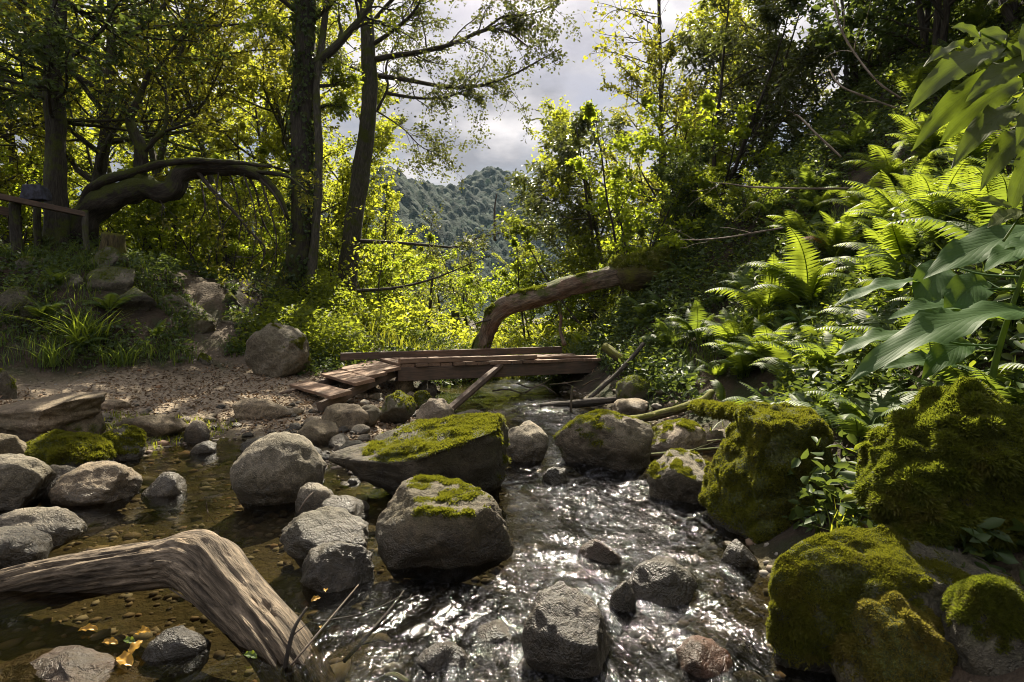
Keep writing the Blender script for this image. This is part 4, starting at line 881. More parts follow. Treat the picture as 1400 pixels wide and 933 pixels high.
rock('mossy_boulder', 'dark mossy rock at the far lower right corner', 1300, 1440, 800, 940, 'rock_dark', 96, z0=1, cuts=5, moss=1, tufts=20000, mossmat='moss_dark', mossrange=(-.2, .5), blade=.011)

# loose cobbles: individuals that share six shapes
crng = np.random.default_rng(77); cob = []
for i in range(8):
    V, F = rock_shape(np.random.default_rng(200 + i), 3, 4, .12); mb = MB(); mb.add(V, None, F); cob.append(mb.mesh('cobble', MAT[('rock_grey', 'rock_tan', 'rock_pale', 'rock_dark')[i % 4]]))
def cobbles(count, region, smin, smax, label, group, sunk=.25):
    k = 0
    while k < count:
        px, py = crng.uniform(region[0], region[2]), crng.uniform(region[1], region[3]); h = hit(px, py)
        if h[1] > 14: continue
        o = bpy.data.objects.new('cobble', cob[int(crng.integers(8))]); C.objects.link(o); s = smin * (smax / smin) ** (crng.random() ** 1.5)
        z = TZ(h[0], h[1]); o.location = (h[0], h[1], z + s * (.5 - sunk) * .6); o.scale = (s * crng.uniform(.8, 1.4), s, s * crng.uniform(.5, .8)); o.rotation_euler = (0, 0, crng.uniform(0, 6.28))
        tag(o, label, 'stone', group); k += 1
cobbles(95, (385, 535, 590, 625), .07, .24, 'loose cobble on the gravel bar below the ramp', 'cobbles below the ramp')
cobbles(40, (330, 600, 520, 720), .07, .18, 'loose cobble wedged between the big stream boulders', 'cobbles between the stream boulders')
cobbles(50, (110, 550, 420, 605), .04, .15, 'small stone at the water edge of the path', 'stones along the path edge')
cobbles(20, (240, 500, 430, 550), .02, .07, 'small stone lying on the dirt path', 'stones on the path')
cobbles(25, (620, 530, 1000, 570), .06, .18, 'stone at the water edge beneath and beyond the bridge', 'stones under the bridge')
cobbles(35, (520, 700, 1040, 930), .07, .20, 'stone lying on the stream bed under the rapids', 'stones under the rapids', .1)
cobbles(25, (150, 600, 420, 760), .06, .18, 'stone lying on the bed of the left channel', 'stones under the left channel', .15)
# gravel nobody could count
def gravel():
    rng = np.random.default_rng(8); V0, F0 = ico(1); mb = MB(); n = 15000
    x = rng.uniform(-6.5, 2.2, n); y = rng.uniform(1.6, 9.6, n); z = terrain(x, y); pm = path_mask(x, y)
    keep = (z < .06) | (rng.random(n) < .75 * pm); x, y, z = x[keep], y[keep], z[keep]; n = len(x)
    s = rng.lognormal(-3.9, .45, n)
    s = np.where(z > .04, s * .6, s); sc = s[:, None] * rng.uniform(.6, 1.3, (n, 3)) * np.array([1, 1, .6]); a = rng.uniform(0, 6.28, n)
    VV = V0[None] * (1 + .18 * rng.normal(size=(n, len(V0), 1)) * .6) * sc[:, None]
    c, s_ = np.cos(a)[:, None], np.sin(a)[:, None]; X = VV[:, :, 0] * c - VV[:, :, 1] * s_; Y = VV[:, :, 0] * s_ + VV[:, :, 1] * c
    VV = np.stack([X + x[:, None], Y + y[:, None], VV[:, :, 2] + z[:, None]], -1)
    T = (F0[None] + (np.arange(n) * len(V0))[:, None, None]).reshape(-1, 3); mb.add(VV.reshape(-1, 3), None, T)
    m, nt = M('gravel_stone'); k = NT(nt); geo = k.n('ShaderNodeNewGeometry')
    col = k.ramp(geo.outputs['Random Per Island'], [(0, (.06, .045, .03)), (.4, (.15, .115, .08)), (.75, (.22, .20, .17)), (1, (.17, .09, .04))])
    k.out(k.n('ShaderNodeBsdfPrincipled', Base__Color=col, Roughness=.8).outputs[0])
    tag(mb.build('gravel', m), 'small mixed brown and grey gravel of the stream bed and path', 'gravel', kind='stuff')
gravel()

# ------------------------------------------------------------------ footbridge
def board(mb, a, b, wvec, th, w, bev=.006, rng=None):
    """A plank from a to b (centre line of its top face); wvec = horizontal width direction."""
    a, b = np.asarray(a, float), np.asarray(b, float); t = nrm(b - a); wv = np.asarray(wvec, float); wv = nrm(wv - t * (wv @ t)); up = np.cross(t, wv); up = up if up[2] > 0 else -up
    L = np.linalg.norm(b - a); n = max(2, int(L / .12)); prof = [(-w / 2 + bev, 0), (w / 2 - bev, 0), (w / 2, -bev), (w / 2, -th + bev), (w / 2 - bev, -th), (-w / 2 + bev, -th), (-w / 2, -th + bev), (-w / 2, -bev)]
    V, U = [], []; ro = random.random() * 40
    for i in range(n + 1):
        s = i / n
        for (x, z) in prof:
            j = np.array([s * L + ro, x, z]); wob = .003 * math.sin(s * L * 9 + x * 40 + ro)
            V.append(a + t * s * L + wv * (x + wob) + up * (z + wob * .5)); U.append(j)
    Q = [];
    for i in range(n):
        for k in range(8): Q.append((i * 8 + k, i * 8 + (k + 1) % 8, (i + 1) * 8 + (k + 1) % 8, (i + 1) * 8 + k))
    T = []
    for e, f in ((0, -1), (n * 8, 1)):
        for k in range(1, 7): T.append((e, e + k + 1, e + k) if f < 0 else (e, e + k, e + k + 1))
    mb.add(V, Q, T, 0, U)
def bridge():
    random.seed(4)
    A = np.array([-1.62, 8.25, .58]); hd = R(27); t = np.array([math.cos(hd), math.sin(hd), 0]); w = np.array([-math.sin(hd), math.cos(hd), 0]); L, WD = 3.75, 1.25
    root = thing('footbridge', 'low weathered plank footbridge with a ramp at its left end crossing the stream', 'footbridge', A * np.array([1, 1, 0]) + np.array([0, 0, .05])); org = np.array(root.location)
    def part(nm, mb, m): return mb.build(nm, MAT[m], root, org, smooth=False)
    # long bearers, the near one rising into a thick front kerb
    for off, th, dz, nm in ((.0, .20, -.05, 'bearer'), (WD - .1, .20, -.05, 'bearer'), (.6, .18, -.05, 'bearer')):
        mb = MB(); p = A + w * off; board(mb, p - t * .05 + np.array([0, 0, dz]), p + t * (L + .2) + np.array([0, 0, dz - .04]), w, th, .11); part(nm, mb, 'beam')
    nb = 19
    for i in range(nb):
        mb = MB(); c = A + t * (L * (i + .5) / nb); j = random.uniform(-.03, .03); dz = random.uniform(-.004, .004) - .04 * i / nb
        board(mb, c - w * (.07 + j) + np.array([0, 0, dz]), c + w * (WD + j) + np.array([0, 0, dz]), t, .045, L / nb - .014); part('deck_plank', mb, 'plank')
    mb = MB(); board(mb, A - t * .02 + w * .0 + np.array([0, 0, .075]), A + t * (L * .60) + np.array([0, 0, .062]), w, .072, .11); part('front_kerb', mb, 'plank')
    mb = MB(); board(mb, A + t * (L * .56) + w * .13 + np.array([0, 0, .032]), A + t * (L * 1.0) + w * .13 + np.array([0, 0, -.005]), w, .035, .14); part('front_kerb', mb, 'plank')
    mb = MB(); K = A + w * (WD + .02) - t * .62 + np.array([0, 0, .10]); board(mb, K, K + t * 4.15 + np.array([0, 0, .0]), w, .12, .07); part('back_kerb', mb, 'beam')
    # ramp: four broad treads lying on two sloping stringers, one tread missing
    Rb, Lb = G(452, 541, .33), G(394, 526, .33); Rt = A + np.array([-.06, -.06, -.03]); Lt = Rt + w * 1.36
    for k in (.08, .90):
        mb = MB(); p0 = Rb * (1 - k) + Lb * k; p1 = Rt * (1 - k) + Lt * k; d = p1 - p0
        board(mb, p0 - d * .10 + np.array([0, 0, -.05]), p1 + d * .06 + np.array([0, 0, -.05]), w, .11, .08); part('stringer', mb, 'beam')
    for s0, s1, dz in ((.02, .20, -.012), (.36, .55, .008), (.575, .76, .012), (.785, .985, .006)):
        s = (s0 + s1) / 2; r_, l_ = Rb + (Rt - Rb) * s, Lb + (Lt - Lb) * s; sl = nrm((Rt + Lt) - (Rb + Lb)); z = np.array([0, 0, dz]); e = (l_ - r_) * random.uniform(-.03, .04)
        mb = MB(); board(mb, r_ - (l_ - r_) * .02 + z + e, l_ + (l_ - r_) * .03 + z + e, sl, .045, (s1 - s0) * np.linalg.norm(Rt - Rb)); part('step_plank', mb, 'plank')
    a, b = P(684, 500, 8.95), G(608, 566, .0); mb = MB(); q = smooth_path(np.array([list(a) + [.055], list((a + b) / 2) + [.06], list(b + (b - a) * .1) + [.055]]), 12); tube(mb, q[:, :3], q[:, 3], 8); part('prop', mb, 'beam')
bridge()

# ------------------------------------------------------------------ fallen log across the bank
def fallen_log():
    rows = [(656, 482, 10.9, .165), (664, 458, 10.9, .165), (670, 440, 10.85, .18), (684, 424, 10.8, .185), (716, 411, 10.75, .18), (780, 393, 10.7, .185), (845, 374, 10.7, .20)]
    q, r = limb_from(rows, 60); t = thing('fallen_log', 'thick fallen trunk propped over the bridge, bent down at its left end', 'log', q[0]); org = q[0]
    mb = MB(); dsp = lambda u, g: .20 * g * fbm(u * np.array([6, 6, 1.8]), 4, 4) + .10 * g * fbm(u * np.array([22, 22, 3.]), 3, 14) - .16 * g * np.clip(1 - np.abs(fbm(u * np.array([8, 8, 1.0]), 3, 24)) / .07, 0, 1)
    tube(mb, q, r, 26, disp=dsp); mb.build('trunk', MAT['bark_log'], t, org)
    mb = MB(); q2, r2 = limb_from([(842, 378, 10.7, .27), (852, 374, 10.7, .34), (870, 372, 10.75, .36), (905, 368, 10.9, .40), (935, 362, 11.2, .42)], 24)
    tube(mb, q2, r2, 26, disp=lambda u, g: .22 * g * fbm(u * np.array([4, 4, 3.]), 4, 6)); ro = mb.build('root_plate', MAT['bark_green'], t, org)
    mb = MB(); tube(mb, *limb_from([(764, 415, 10.7, .035), (767, 435, 10.65, .03), (766, 452, 10.6, .032), (772, 472, 10.5, .045)], 14), 8); mb.build('branch_stub', MAT['bark_log'], t, org)
    mb = MB(); tube(mb, *limb_from([(672, 437, 10.7, .02), (655, 441, 10.65, .015), (645, 445, 10.6, .008)], 8), 6); mb.build('branch_stub', MAT['bark_twig'], t, org)
    # moss on its upper side
    rng = np.random.default_rng(4); mb = MB(); V = np.concatenate(MBV(q, r, dsp)); F = tube_tris(60, 26); N = vert_normals(V, F); N = N * np.sign((N * (V - np.repeat(q, 26, 0))).sum(1))[:, None]
    mk = sstep(.95, 1.5, N[:, 2] + .9 * fbm(V * 4, 3, 3) + .5 * (np.repeat(q[:, 0], 26) < -.25)); moss_tufts(mb, V, F, mk, 7000, rng, .03); mb.build('moss', MAT['moss_dark'], t, org)
    mb = MB(); V = np.concatenate(MBV(q2, r2, lambda u, g: .22 * g * fbm(u * np.array([4, 4, 3.]), 4, 6))); F = tube_tris(24, 26); N = vert_normals(V, F); N = N * np.sign((N * (V - np.repeat(q2, 26, 0))).sum(1))[:, None]
    moss_tufts(mb, V, F, sstep(-.2, .5, N[:, 2] + .4 * fbm(V * 3, 2, 1)), 7000, rng, .04); mb.build('root_moss', MAT['moss_dark'], t, org)
def MBV(q, r, dsp):
    m = MB(); tube(m, q, r, 26, disp=dsp, cap=False); return m.V
def tube_tris(n, s):
    i = np.arange(n - 1)[:, None] * s; j = np.arange(s)[None, :]; k = (j + 1) % s; Q = np.stack([i + j, i + k, i + s + k, i + s + j], -1).reshape(-1, 4); return np.concatenate([Q[:, [0, 1, 2]], Q[:, [0, 2, 3]]])
fallen_log()

# ------------------------------------------------------------------ foreground driftwood
def driftwood():
    rows = [(-110, 858, 2.75, .125), (-20, 822, 2.72, .115), (60, 797, 2.7, .105), (140, 782, 2.68, .10), (215, 771, 2.62, .104), (255, 766, 2.57, .116), (282, 774, 2.50, .128), (306, 800, 2.42, .118), (345, 843, 2.32, .108), (385, 890, 2.18, .105), (425, 955, 2.06, .10), (455, 1010, 1.98, .09)]
    q, r = limb_from(rows, 240); b = q[0]; t = thing('driftwood_log', 'weathered bent driftwood limb in the left foreground with split grain', 'log', b)
    def dsp(u, g):
        a = np.arctan2(u[:, 1], u[:, 0]); ring = np.stack([np.cos(a), np.sin(a), 0 * a], 1)
        f1 = fbm(np.stack([ring[:, 0] * 3.2, ring[:, 1] * 3.2, u[:, 2] * 1.1], 1), 3, 31); f2 = fbm(np.stack([ring[:, 0] * 11, ring[:, 1] * 11, u[:, 2] * 1.6], 1), 3, 37); f3 = fbm(np.stack([ring[:, 0] * 26, ring[:, 1] * 26, u[:, 2] * 3], 1), 2, 39)
        gr = np.clip(1 - np.abs(f2) / .10, 0, 1); gr2 = np.clip(1 - np.abs(fbm(np.stack([ring[:, 0] * 5 + .3, ring[:, 1] * 5, u[:, 2] * .8], 1), 3, 51)) / .05, 0, 1)
        return g * (.13 * f1 + .04 * f2 + .022 * f3 - .07 * gr - .24 * gr2)
    mb = MB(); tube(mb, q, r, 110, disp=dsp); mb.build('trunk', MAT['driftwood'], t, b)
    for rows, n in (([(258, 758, 2.53, .026), (268, 742, 2.53, .020), (272, 738, 2.53, .015)], 8),):
        mb = MB(); tube(mb, *limb_from(rows, n), 10, disp=lambda u, g: .2 * g * fbm(u * 30, 3, 3)); mb.build('knot', MAT['driftwood'], t, b)
driftwood()
def stick(name, label, rows, mat, n=22, sides=8, twigs=0, group=None, seed=0, cat='stick', amp=.12):
    rng = np.random.default_rng(seed); q, rr = limb_from(rows, n); mb = MB(); tube(mb, q, rr, sides, disp=lambda u, g: amp * g * fbm(u * np.array([20, 20, 8.]) + seed, 3, 4))
    for i in range(twigs):
        a = int(rng.uniform(n * .25, n - 2)); w = wander(q[a], rnd_perp(q[a + 1] - q[a], rng, .7), rng.uniform(.15, .4) * np.linalg.norm(q[-1] - q[0]), rng, 6, .15); tube(mb, w, np.linspace(rr[a] * .5, .0015, 6), 5, cap=False)
    return tag(mb.build(name, MAT[mat], None, q[0]), label, cat, group)
F_ = 'sticks caught in the foreground'
stick('stick', 'forked brown stick leaning on the end of the driftwood', [(385, 940, 2.02, .008), (392, 900, 2.05, .008), (402, 860, 2.1, .007), (420, 830, 2.15, .004)], 'bark_twig', seed=1, group=F_, twigs=1)
stick('stick', 'thin straight pale twig crossing the driftwood end', [(398, 910, 2.0, .004), (440, 860, 2.1, .004), (490, 800, 2.3, .003)], 'bark_pale', seed=2, group=F_)
stick('stick', 'short stick in the water right of the driftwood', [(470, 905, 2.15, .009), (500, 872, 2.25, .008), (535, 832, 2.4, .006), (552, 808, 2.5, .004)], 'bark_twig', seed=3, group=F_, twigs=3)
stick('stick', 'pale splinter poking out under the driftwood', [(232, 805, 2.5, .004), (262, 824, 2.4, .004)], 'bark_pale', seed=4, group=F_)
stick('stick', 'thin twig lying in the wet rubble at the bottom edge', [(440, 850, 2.25, .004), (500, 838, 2.3, .004), (550, 815, 2.4, .002)], 'bark_twig', seed=5, group=F_, twigs=3)
stick('stick', 'brown bark stick at the bottom beside the driftwood tip', [(505, 940, 1.95, .012), (535, 925, 2.0, .014), (560, 935, 1.95, .012)], 'bark_log', seed=6, group=F_)
stick('stick', 'curved straw stem standing in the left channel', [(282, 688, 3.7, .004), (284, 700, 3.7, .004), (294, 716, 3.6, .003)], 'bark_pale', seed=7, group=F_)
stick('stick', 'slim root looped over the tilted stone beside the round boulder', [(408, 700, 3.6, .006), (420, 682, 3.62, .006), (436, 666, 3.7, .004)], 'bark_pale', seed=8, group=F_)
Bk = 'branches lying behind the pale boulders'
stick('dead_branch', 'dark log lying in the water right of the bridge prop', [(738, 556, 8.0, .05), (780, 553, 8.0, .06), (820, 549, 7.9, .055), (848, 546, 7.9, .04)], 'bark_twig', seed=11, group=Bk, cat='branch')
stick('mossy_branch', 'curved mossy branch lying over the pale boulders', [(820, 569, 6.6, .03), (862, 574, 6.4, .045), (905, 566, 6.2, .05), (940, 556, 6.1, .05), (962, 548, 6.05, .045), (974, 535, 6.1, .03)], 'bark_green', seed=12, group=Bk, cat='branch')
mlog = stick('mossy_log', 'level log furred with yellow moss resting on the tall mossy block', [(950, 556, 6.0, .06), (990, 562, 5.4, .07), (1040, 568, 5.0, .075), (1100, 570, 4.8, .07), (1130, 572, 4.75, .06)], 'bark_green', 40, 14, seed=13, cat='log')
def log_moss(o):
    me = o.data; V = np.array([v.co[:] for v in me.vertices]); F = np.array([p.vertices[:][:3] for p in me.polygons if len(p.vertices) >= 3]); F2 = np.array([[p.vertices[0], p.vertices[2], p.vertices[3]] for p in me.polygons if len(p.vertices) == 4])
    F = np.concatenate([F, F2]); N = np.array([v.normal[:] for v in me.vertices]); fn, _ = face_normals(V, F); mn = N[F].mean(1); flip = (fn * mn).sum(1) < 0; F[flip] = F[flip][:, [0, 2, 1]]
    mb = MB(); moss_tufts(mb, V, F, sstep(-.9, -.2, N[:, 2] + .5 * fbm(V * 5, 2, 2)), 14000, np.random.default_rng(3), .024); mb.build('moss', MAT['moss'], o)
log_moss(mlog)
stick('dead_branch', 'brown stick laid across the striped tilted rock', [(862, 625, 4.9, .018), (910, 621, 4.9, .02), (955, 616, 4.9, .016), (995, 612, 4.95, .01)], 'bark_log', seed=14, group=Bk, twigs=2, cat='branch')
stick('dead_branch', 'short reddish stick on the pebbles by the flat mossy boulder', [(925, 612, 5.1, .02), (960, 606, 5.2, .018), (1005, 600, 5.2, .014)], 'bark_log', seed=15, group=Bk, cat='branch')
stick('dead_branch', 'leaning pole from the bridge end down to the stones', [(880, 470, 8.4, .035), (850, 505, 8.2, .035), (806, 545, 8.0, .03)], 'bark_twig', seed=16, group=Bk, cat='branch')
stick('dead_branch', 'weathered grey post end leaning beside the bridge end', [(826, 474, 9.0, .07), (845, 488, 8.8, .075), (862, 500, 8.7, .07)], 'bark_green', seed=17, group=Bk, cat='branch', n=10)
stick('dead_branch', 'pinkish stick standing at the water beneath the bridge end', [(780, 570, 7.6, .014), (781, 548, 7.65, .016), (783, 528, 7.7, .01)], 'bark_log', seed=18, group=Bk, cat='branch')
for i in range(7):
    x0 = 640 + i * 26 + (i % 3) * 7; y0 = 522 + (i * 13) % 24
    stick('dead_branch', 'thin driftwood twig in the tangle under the bridge', [(x0, y0, 9.2, .012), (x0 + 22, y0 - 10 + (i % 3) * 8, 9.2, .012), (x0 + 48, y0 + (i % 2) * 12 - 6, 9.3, .006)], 'bark_pale' if i % 2 else 'bark_log', seed=20 + i, group='twigs under the bridge', twigs=2, cat='branch')
Tw = 'bare twigs on the right slope'
stick('bare_twig', 'longest pale bare twig reaching left across the shaded slope', [(1160, 258, 6.0, .012), (1100, 258, 6.1, .011), (1030, 256, 6.3, .010), (1000, 252, 6.4, .007), (970, 249, 6.5, .003)], 'bark_pale', seed=31, group=Tw, twigs=3, cat='twig')
stick('bare_twig', 'pale bare twig below the longest one, pointing left', [(1070, 312, 6.0, .011), (1040, 317, 6.1, .010), (1000, 324, 6.2, .009), (960, 328, 6.4, .007), (930, 328, 6.5, .003)], 'bark_pale', seed=32, group=Tw, twigs=3, cat='twig')
stick('bare_twig', 'drooping bare stem arching down from the top of the slope', [(1232, 135, 6.0, .010), (1200, 112, 6.1, .010), (1170, 75, 6.3, .011), (1150, 40, 6.4, .011), (1140, 0, 6.5, .011)], 'bark_pale', seed=33, group=Tw, twigs=3, cat='twig')
stick('bare_twig', 'second drooping stem beneath the arching one', [(1225, 148, 5.8, .008), (1190, 135, 5.9, .010), (1150, 118, 6.0, .010), (1134, 95, 6.2, .007)], 'bark_pale', seed=34, group=Tw, twigs=2, cat='twig')
stick('bare_twig', 'broken pale stem slanting through the dark middle of the slope', [(1150, 215, 5.8, .010), (1118, 185, 6.0, .010), (1093, 160, 6.2, .009), (1085, 158, 6.2, .005)], 'bark_pale', seed=35, group=Tw, twigs=3, cat='twig')
stick('bare_twig', 'thin twig hanging beside the huge shaggy boulder', [(1170, 600, 3.4, .004), (1180, 640, 3.3, .004), (1164, 690, 3.2, .003), (1160, 705, 3.2, .002)], 'bark_pale', seed=36, group=Tw, cat='twig')
stick('dead_branch', 'decayed brown branch lying at the lower right corner', [(1262, 862, 1.95, .020), (1300, 858, 1.98, .022), (1350, 860, 2.0, .020), (1392, 872, 2.0, .016)], 'bark_log', seed=37, twigs=1, cat='branch')
stick('dead_branch', 'pale straw stem across the low boulder at right', [(1300, 770, 2.4, .004), (1330, 788, 2.35, .004), (1400, 800, 2.2, .003)], 'bark_pale', seed=38, cat='branch', group=Tw)

# ------------------------------------------------------------------ wooden rail with a bundle at the left bank
def rail():
    a, b = P(-45, 256, 9.3), P(116, 290, 10.3); gz = TZ(b[0], b[1])
    t = thing('wooden_railing', 'rough wooden rail on posts at the top of the left bank', 'railing', (b[0], b[1], gz)); org = np.array(t.location)
    d = nrm(b - a); n = np.array([-d[1], d[0], 0]); mb = MB(); board(mb, a, b, n, .09, .14); mb.build('top_rail', MAT['beam'], t, org, smooth=False)
    mb = MB(); board(mb, a + np.array([0, 0, -.16]) + n * .2, b - d * .9 + np.array([0, 0, -.18]) + n * .2, n, .14, .05); mb.build('lower_board', MAT['beam'], t, org, smooth=False)
    for px, Y, r_, y0 in ((116, 10.28, .05, 286), (20, 9.8, .085, 275), (50, 10.3, .06, 280)):
        p = P(px, y0, Y); g = TZ(p[0], p[1]); mb = MB(); z = np.linspace(g - .2, p[2] - .02, 14); tube(mb, np.stack([np.full(14, p[0]) + .01 * np.sin(z * 6), np.full(14, p[1]), z], 1), r_, 9, disp=lambda u, q: .1 * q * fbm(u * 12, 3, 2)); mb.build('post', MAT['bark_grey' if px == 116 else 'bark_ivy'], t, org)
    # bundle on the rail
    c = P(50, 262, 9.92); V, F = rock_shape(np.random.default_rng(9), 4, 2, .1, (.7, .9), .2, .3, [((0, .1, 1), .55), ((0, 0, -1), .5), ((1, 0, .2), .62), ((-1, 0, .2), .62), ((0, -1, 0), .6)]); mb = MB(); V = V * np.array([.42, .26, .27]); mb.add(V + np.array([0, 0, .135]), None, F); o = mb.build('cloth_bag', MAT['bag'], None, (0, 0, 0)); o.location = c - np.array([0, 0, .17]) - n * .0; tag(o, 'dark bluish cloth bag left on the wooden rail', 'bag')
    st = MB(); q = smooth_path([(-.12, -.05, .25), (-.06, -.1, .33), (.06, -.1, .33), (.12, -.05, .25)], 12); tube(st, q, .012, 6); st.build('strap', MAT['bag'], o)
rail()

# ------------------------------------------------------------------ ferns
def frond_mesh(seed, L, arch, mat, pairs=26, wid=.24, lobes=0, droopside=.25):
    """One fern frond growing along +Y and arching over; leaflets taper to both ends."""
    rng = np.random.default_rng(seed); mb = MB(); n = 30; s = np.linspace(0, 1, n); ang = arch[0] + (arch[1] - arch[0]) * s ** 1.4
    ds = L / (n - 1); y = np.concatenate([[0], np.cumsum(np.cos(ang[:-1]) * ds)]); z = np.concatenate([[0], np.cumsum(np.sin(ang[:-1]) * ds)]); x = .04 * L * np.sin(s * 3 + seed)
    pts = np.stack([x, y, z], 1); tube(mb, pts, np.linspace(.006, .0012, n) * (L / .7), 4, cap=False)
    T = nrm(np.gradient(pts, axis=0)); Xv = np.array([1., 0, 0]); Nn = np.cross(Xv, T); Nn = nrm(Nn)
    for k in range(pairs):
        t = .14 + .86 * (k + .3) / pairs; f = t * (n - 1); a = min(int(f), n - 2); p = pts[a] + (pts[a + 1] - pts[a]) * (f - a)
        prof = (math.sin(math.pi * min(1, (t - .06) / .94) ** .62)) ** .8; l = wid * L * prof * rng.uniform(.9, 1.08) + .004; w = L / pairs * .46 * (.6 + .4 * prof)
        for sgn in (-1, 1):
            d = nrm(Xv * sgn + T[a] * .38 - Nn[a] * (droopside * -1 if False else droopside) + rng.normal(size=3) * .05); q = nrm(np.cross(d, Nn[a])); m = 7 if lobes else 4
            V = []; 
            for i in range(m + 1):
                u = i / m; c = p + d * l * u + Nn[a] * (-.25 * l * u * u); hw = w * (1 - u ** 1.6) * (1.0 if not lobes else (1.0 if i % 2 else .62)) + .0006; V += [c - q * hw, c + Nn[a] * hw * .25, c + q * hw]
            Q = []
            for i in range(m): b = i * 3; Q += [(b, b + 1, b + 4, b + 3), (b + 1, b + 2, b + 5, b + 4)]
            mb.add(V, Q)
    return mb.mesh('frond', MAT[mat])
FR = {}
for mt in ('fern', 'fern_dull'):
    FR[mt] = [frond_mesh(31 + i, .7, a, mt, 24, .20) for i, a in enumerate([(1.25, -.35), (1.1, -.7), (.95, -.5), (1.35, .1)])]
FR['fern_rust'] = [frond_mesh(41, .6, (.9, -.9), 'fern_rust', 22, .2)]
FR['near'] = [frond_mesh(51 + i, 1.0, a, 'fern', 34, .22, 1) for i, a in enumerate([(1.35, .2), (1.2, -.4), (1.1, -.7)])]
frng = np.random.default_rng(61)
def fern(loc, size, label, mt='fern', n=8, rust=0, upright=0, cat='fern', name='fern', face=None, group='ferns on the right slope', spread=None):
    t = thing(name, label, cat, loc, 0, group)
    for i in range(n):
        me = FR['fern_rust'][0] if i < rust else FR[mt][int(frng.integers(len(FR[mt])))]; o = bpy.data.objects.new('frond', me); C.objects.link(o); o.parent = t
        az = (i + frng.uniform(-.3, .3)) / n * 2 * math.pi if face is None else face + frng.uniform(-1, 1) * (spread or 1.0)
        s = size * frng.uniform(.75, 1.15); o.scale = (s, s, s); o.rotation_euler = (frng.uniform(-.15, .2) + upright, frng.uniform(-.15, .15), az)
    return t
FL = [ # px, py of the root, size, material, fronds, label
 (1108, 425, 1.15, 'fern', 9, 'largest bright yellow fern in the sunlit patch of the slope'),
 (1050, 430, .9, 'fern', 8, 'bright fern left of the largest sunlit fern'),
 (1150, 345, .8, 'fern', 7, 'sunlit fern above the largest one, with rusty fronds'),
 (1180, 300, .85, 'fern', 7, 'fern just below the tall bracken at the upper slope'),
 (1190, 400, .75, 'fern', 7, 'sunlit fern between the largest fern and the big pale leaves'),
 (1010, 480, .9, 'fern', 8, 'half lit fern at the lower left of the sunlit patch'),
 (1060, 500, .75, 'fern', 7, 'low bright fern beside the striped grass of the sunlit patch'),
 (955, 470, .85, 'fern_dull', 8, 'dim green fern in shade left of the sunlit patch'),
 (915, 480, .8, 'fern_dull', 8, 'dim green fern above the bridge end'),
 (905, 430, .7, 'fern_dull', 7, 'dim fern under the root of the fallen log'),
 (940, 530, .6, 'fern_dull', 7, 'small dim fern above the mossy branch'),
 (1050, 300, .9, 'fern_dull', 8, 'shaded fern between the two pale bare twigs'),
 (1100, 330, .8, 'fern', 7, 'half shaded fern right of the lower pale twig'),
 (1110, 270, .8, 'fern_dull', 8, 'shaded fern above the longest pale twig'),
 (1170, 210, .9, 'fern_dull', 8, 'shaded fern high on the slope beside the broken stem'),
 (1020, 400, .7, 'fern_dull', 7, 'dull fern at the shaded left rim of the sunlit patch'),
 (1240, 330, .9, 'fern', 8, 'tall fern behind the big pale leaves'),
 (1110, 500, .6, 'fern', 7, 'small fern at the foot of the big leaved plant'),
 (980, 520, .5, 'fern', 6, 'small sunlit fern just above the mossy log'),
 (800, 478, .55, 'fern', 7, 'bright low fern behind the right end of the bridge'),
]
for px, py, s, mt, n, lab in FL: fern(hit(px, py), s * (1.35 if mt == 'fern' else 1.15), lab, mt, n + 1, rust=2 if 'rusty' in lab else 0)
k = 0
while k < 46:
    px, py = frng.uniform(860, 1390), frng.uniform(120, 640); h = hit(px, py)
    if h[2] < .25 or h[1] > 12 or h[1] < 2.4: continue
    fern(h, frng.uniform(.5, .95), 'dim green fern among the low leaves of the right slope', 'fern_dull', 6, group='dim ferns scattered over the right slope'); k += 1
fern(hit(986, 556), .62, 'single upright bright frond growing beside the mossy log', 'fern', 2, upright=.35, face=.1, spread=.25)
fern(hit(955, 552), .5, 'short grey green fern left of the upright bright frond', 'fern_dull', 4)
k = 0
while k < 15:
    px, py = frng.uniform(985, 1250), frng.uniform(270, 540); h = hit(px, py)
    if h[2] < .3 or h[1] > 9 or h[1] < 3: continue
    fern(h, frng.uniform(.75, 1.1), 'sunlit green fern in the bright patch of the right slope', 'fern', 7, group='sunlit ferns massed on the right slope', upright=.12); k += 1
# tall bracken at the upper right, seen against the light
for px, py, s, lab in [(1225, 330, .95, 'tall bracken with dark ribs below the drooping leaves'), (1285, 330, .9, 'tall bracken behind the yellow oval leaf'), (1330, 250, .9, 'tall bracken right behind the drooping long leaves'), (1270, 230, .95, 'tall bracken left of the drooping long leaves'), (1300, 120, 1.0, 'backlit bracken in the upper right corner with spread fronds'), (1375, 130, .9, 'backlit bracken touching the right edge at the top'), (1215, 260, .9, 'bracken at the left rim of the tall stand'), (1255, 290, .8, 'bracken in the middle of the tall stand'), (1360, 330, .7, 'bracken at the right edge behind the oval leaves'), (1250, 150, .9, 'bracken high on the slope left of the corner'), (1340, 60, .9, 'bracken leaning into the very top of the right corner')]:
    fern(hit(px, py), s * .82, lab, 'near', 9, group='tall bracken on the right slope', upright=.25, name='bracken')
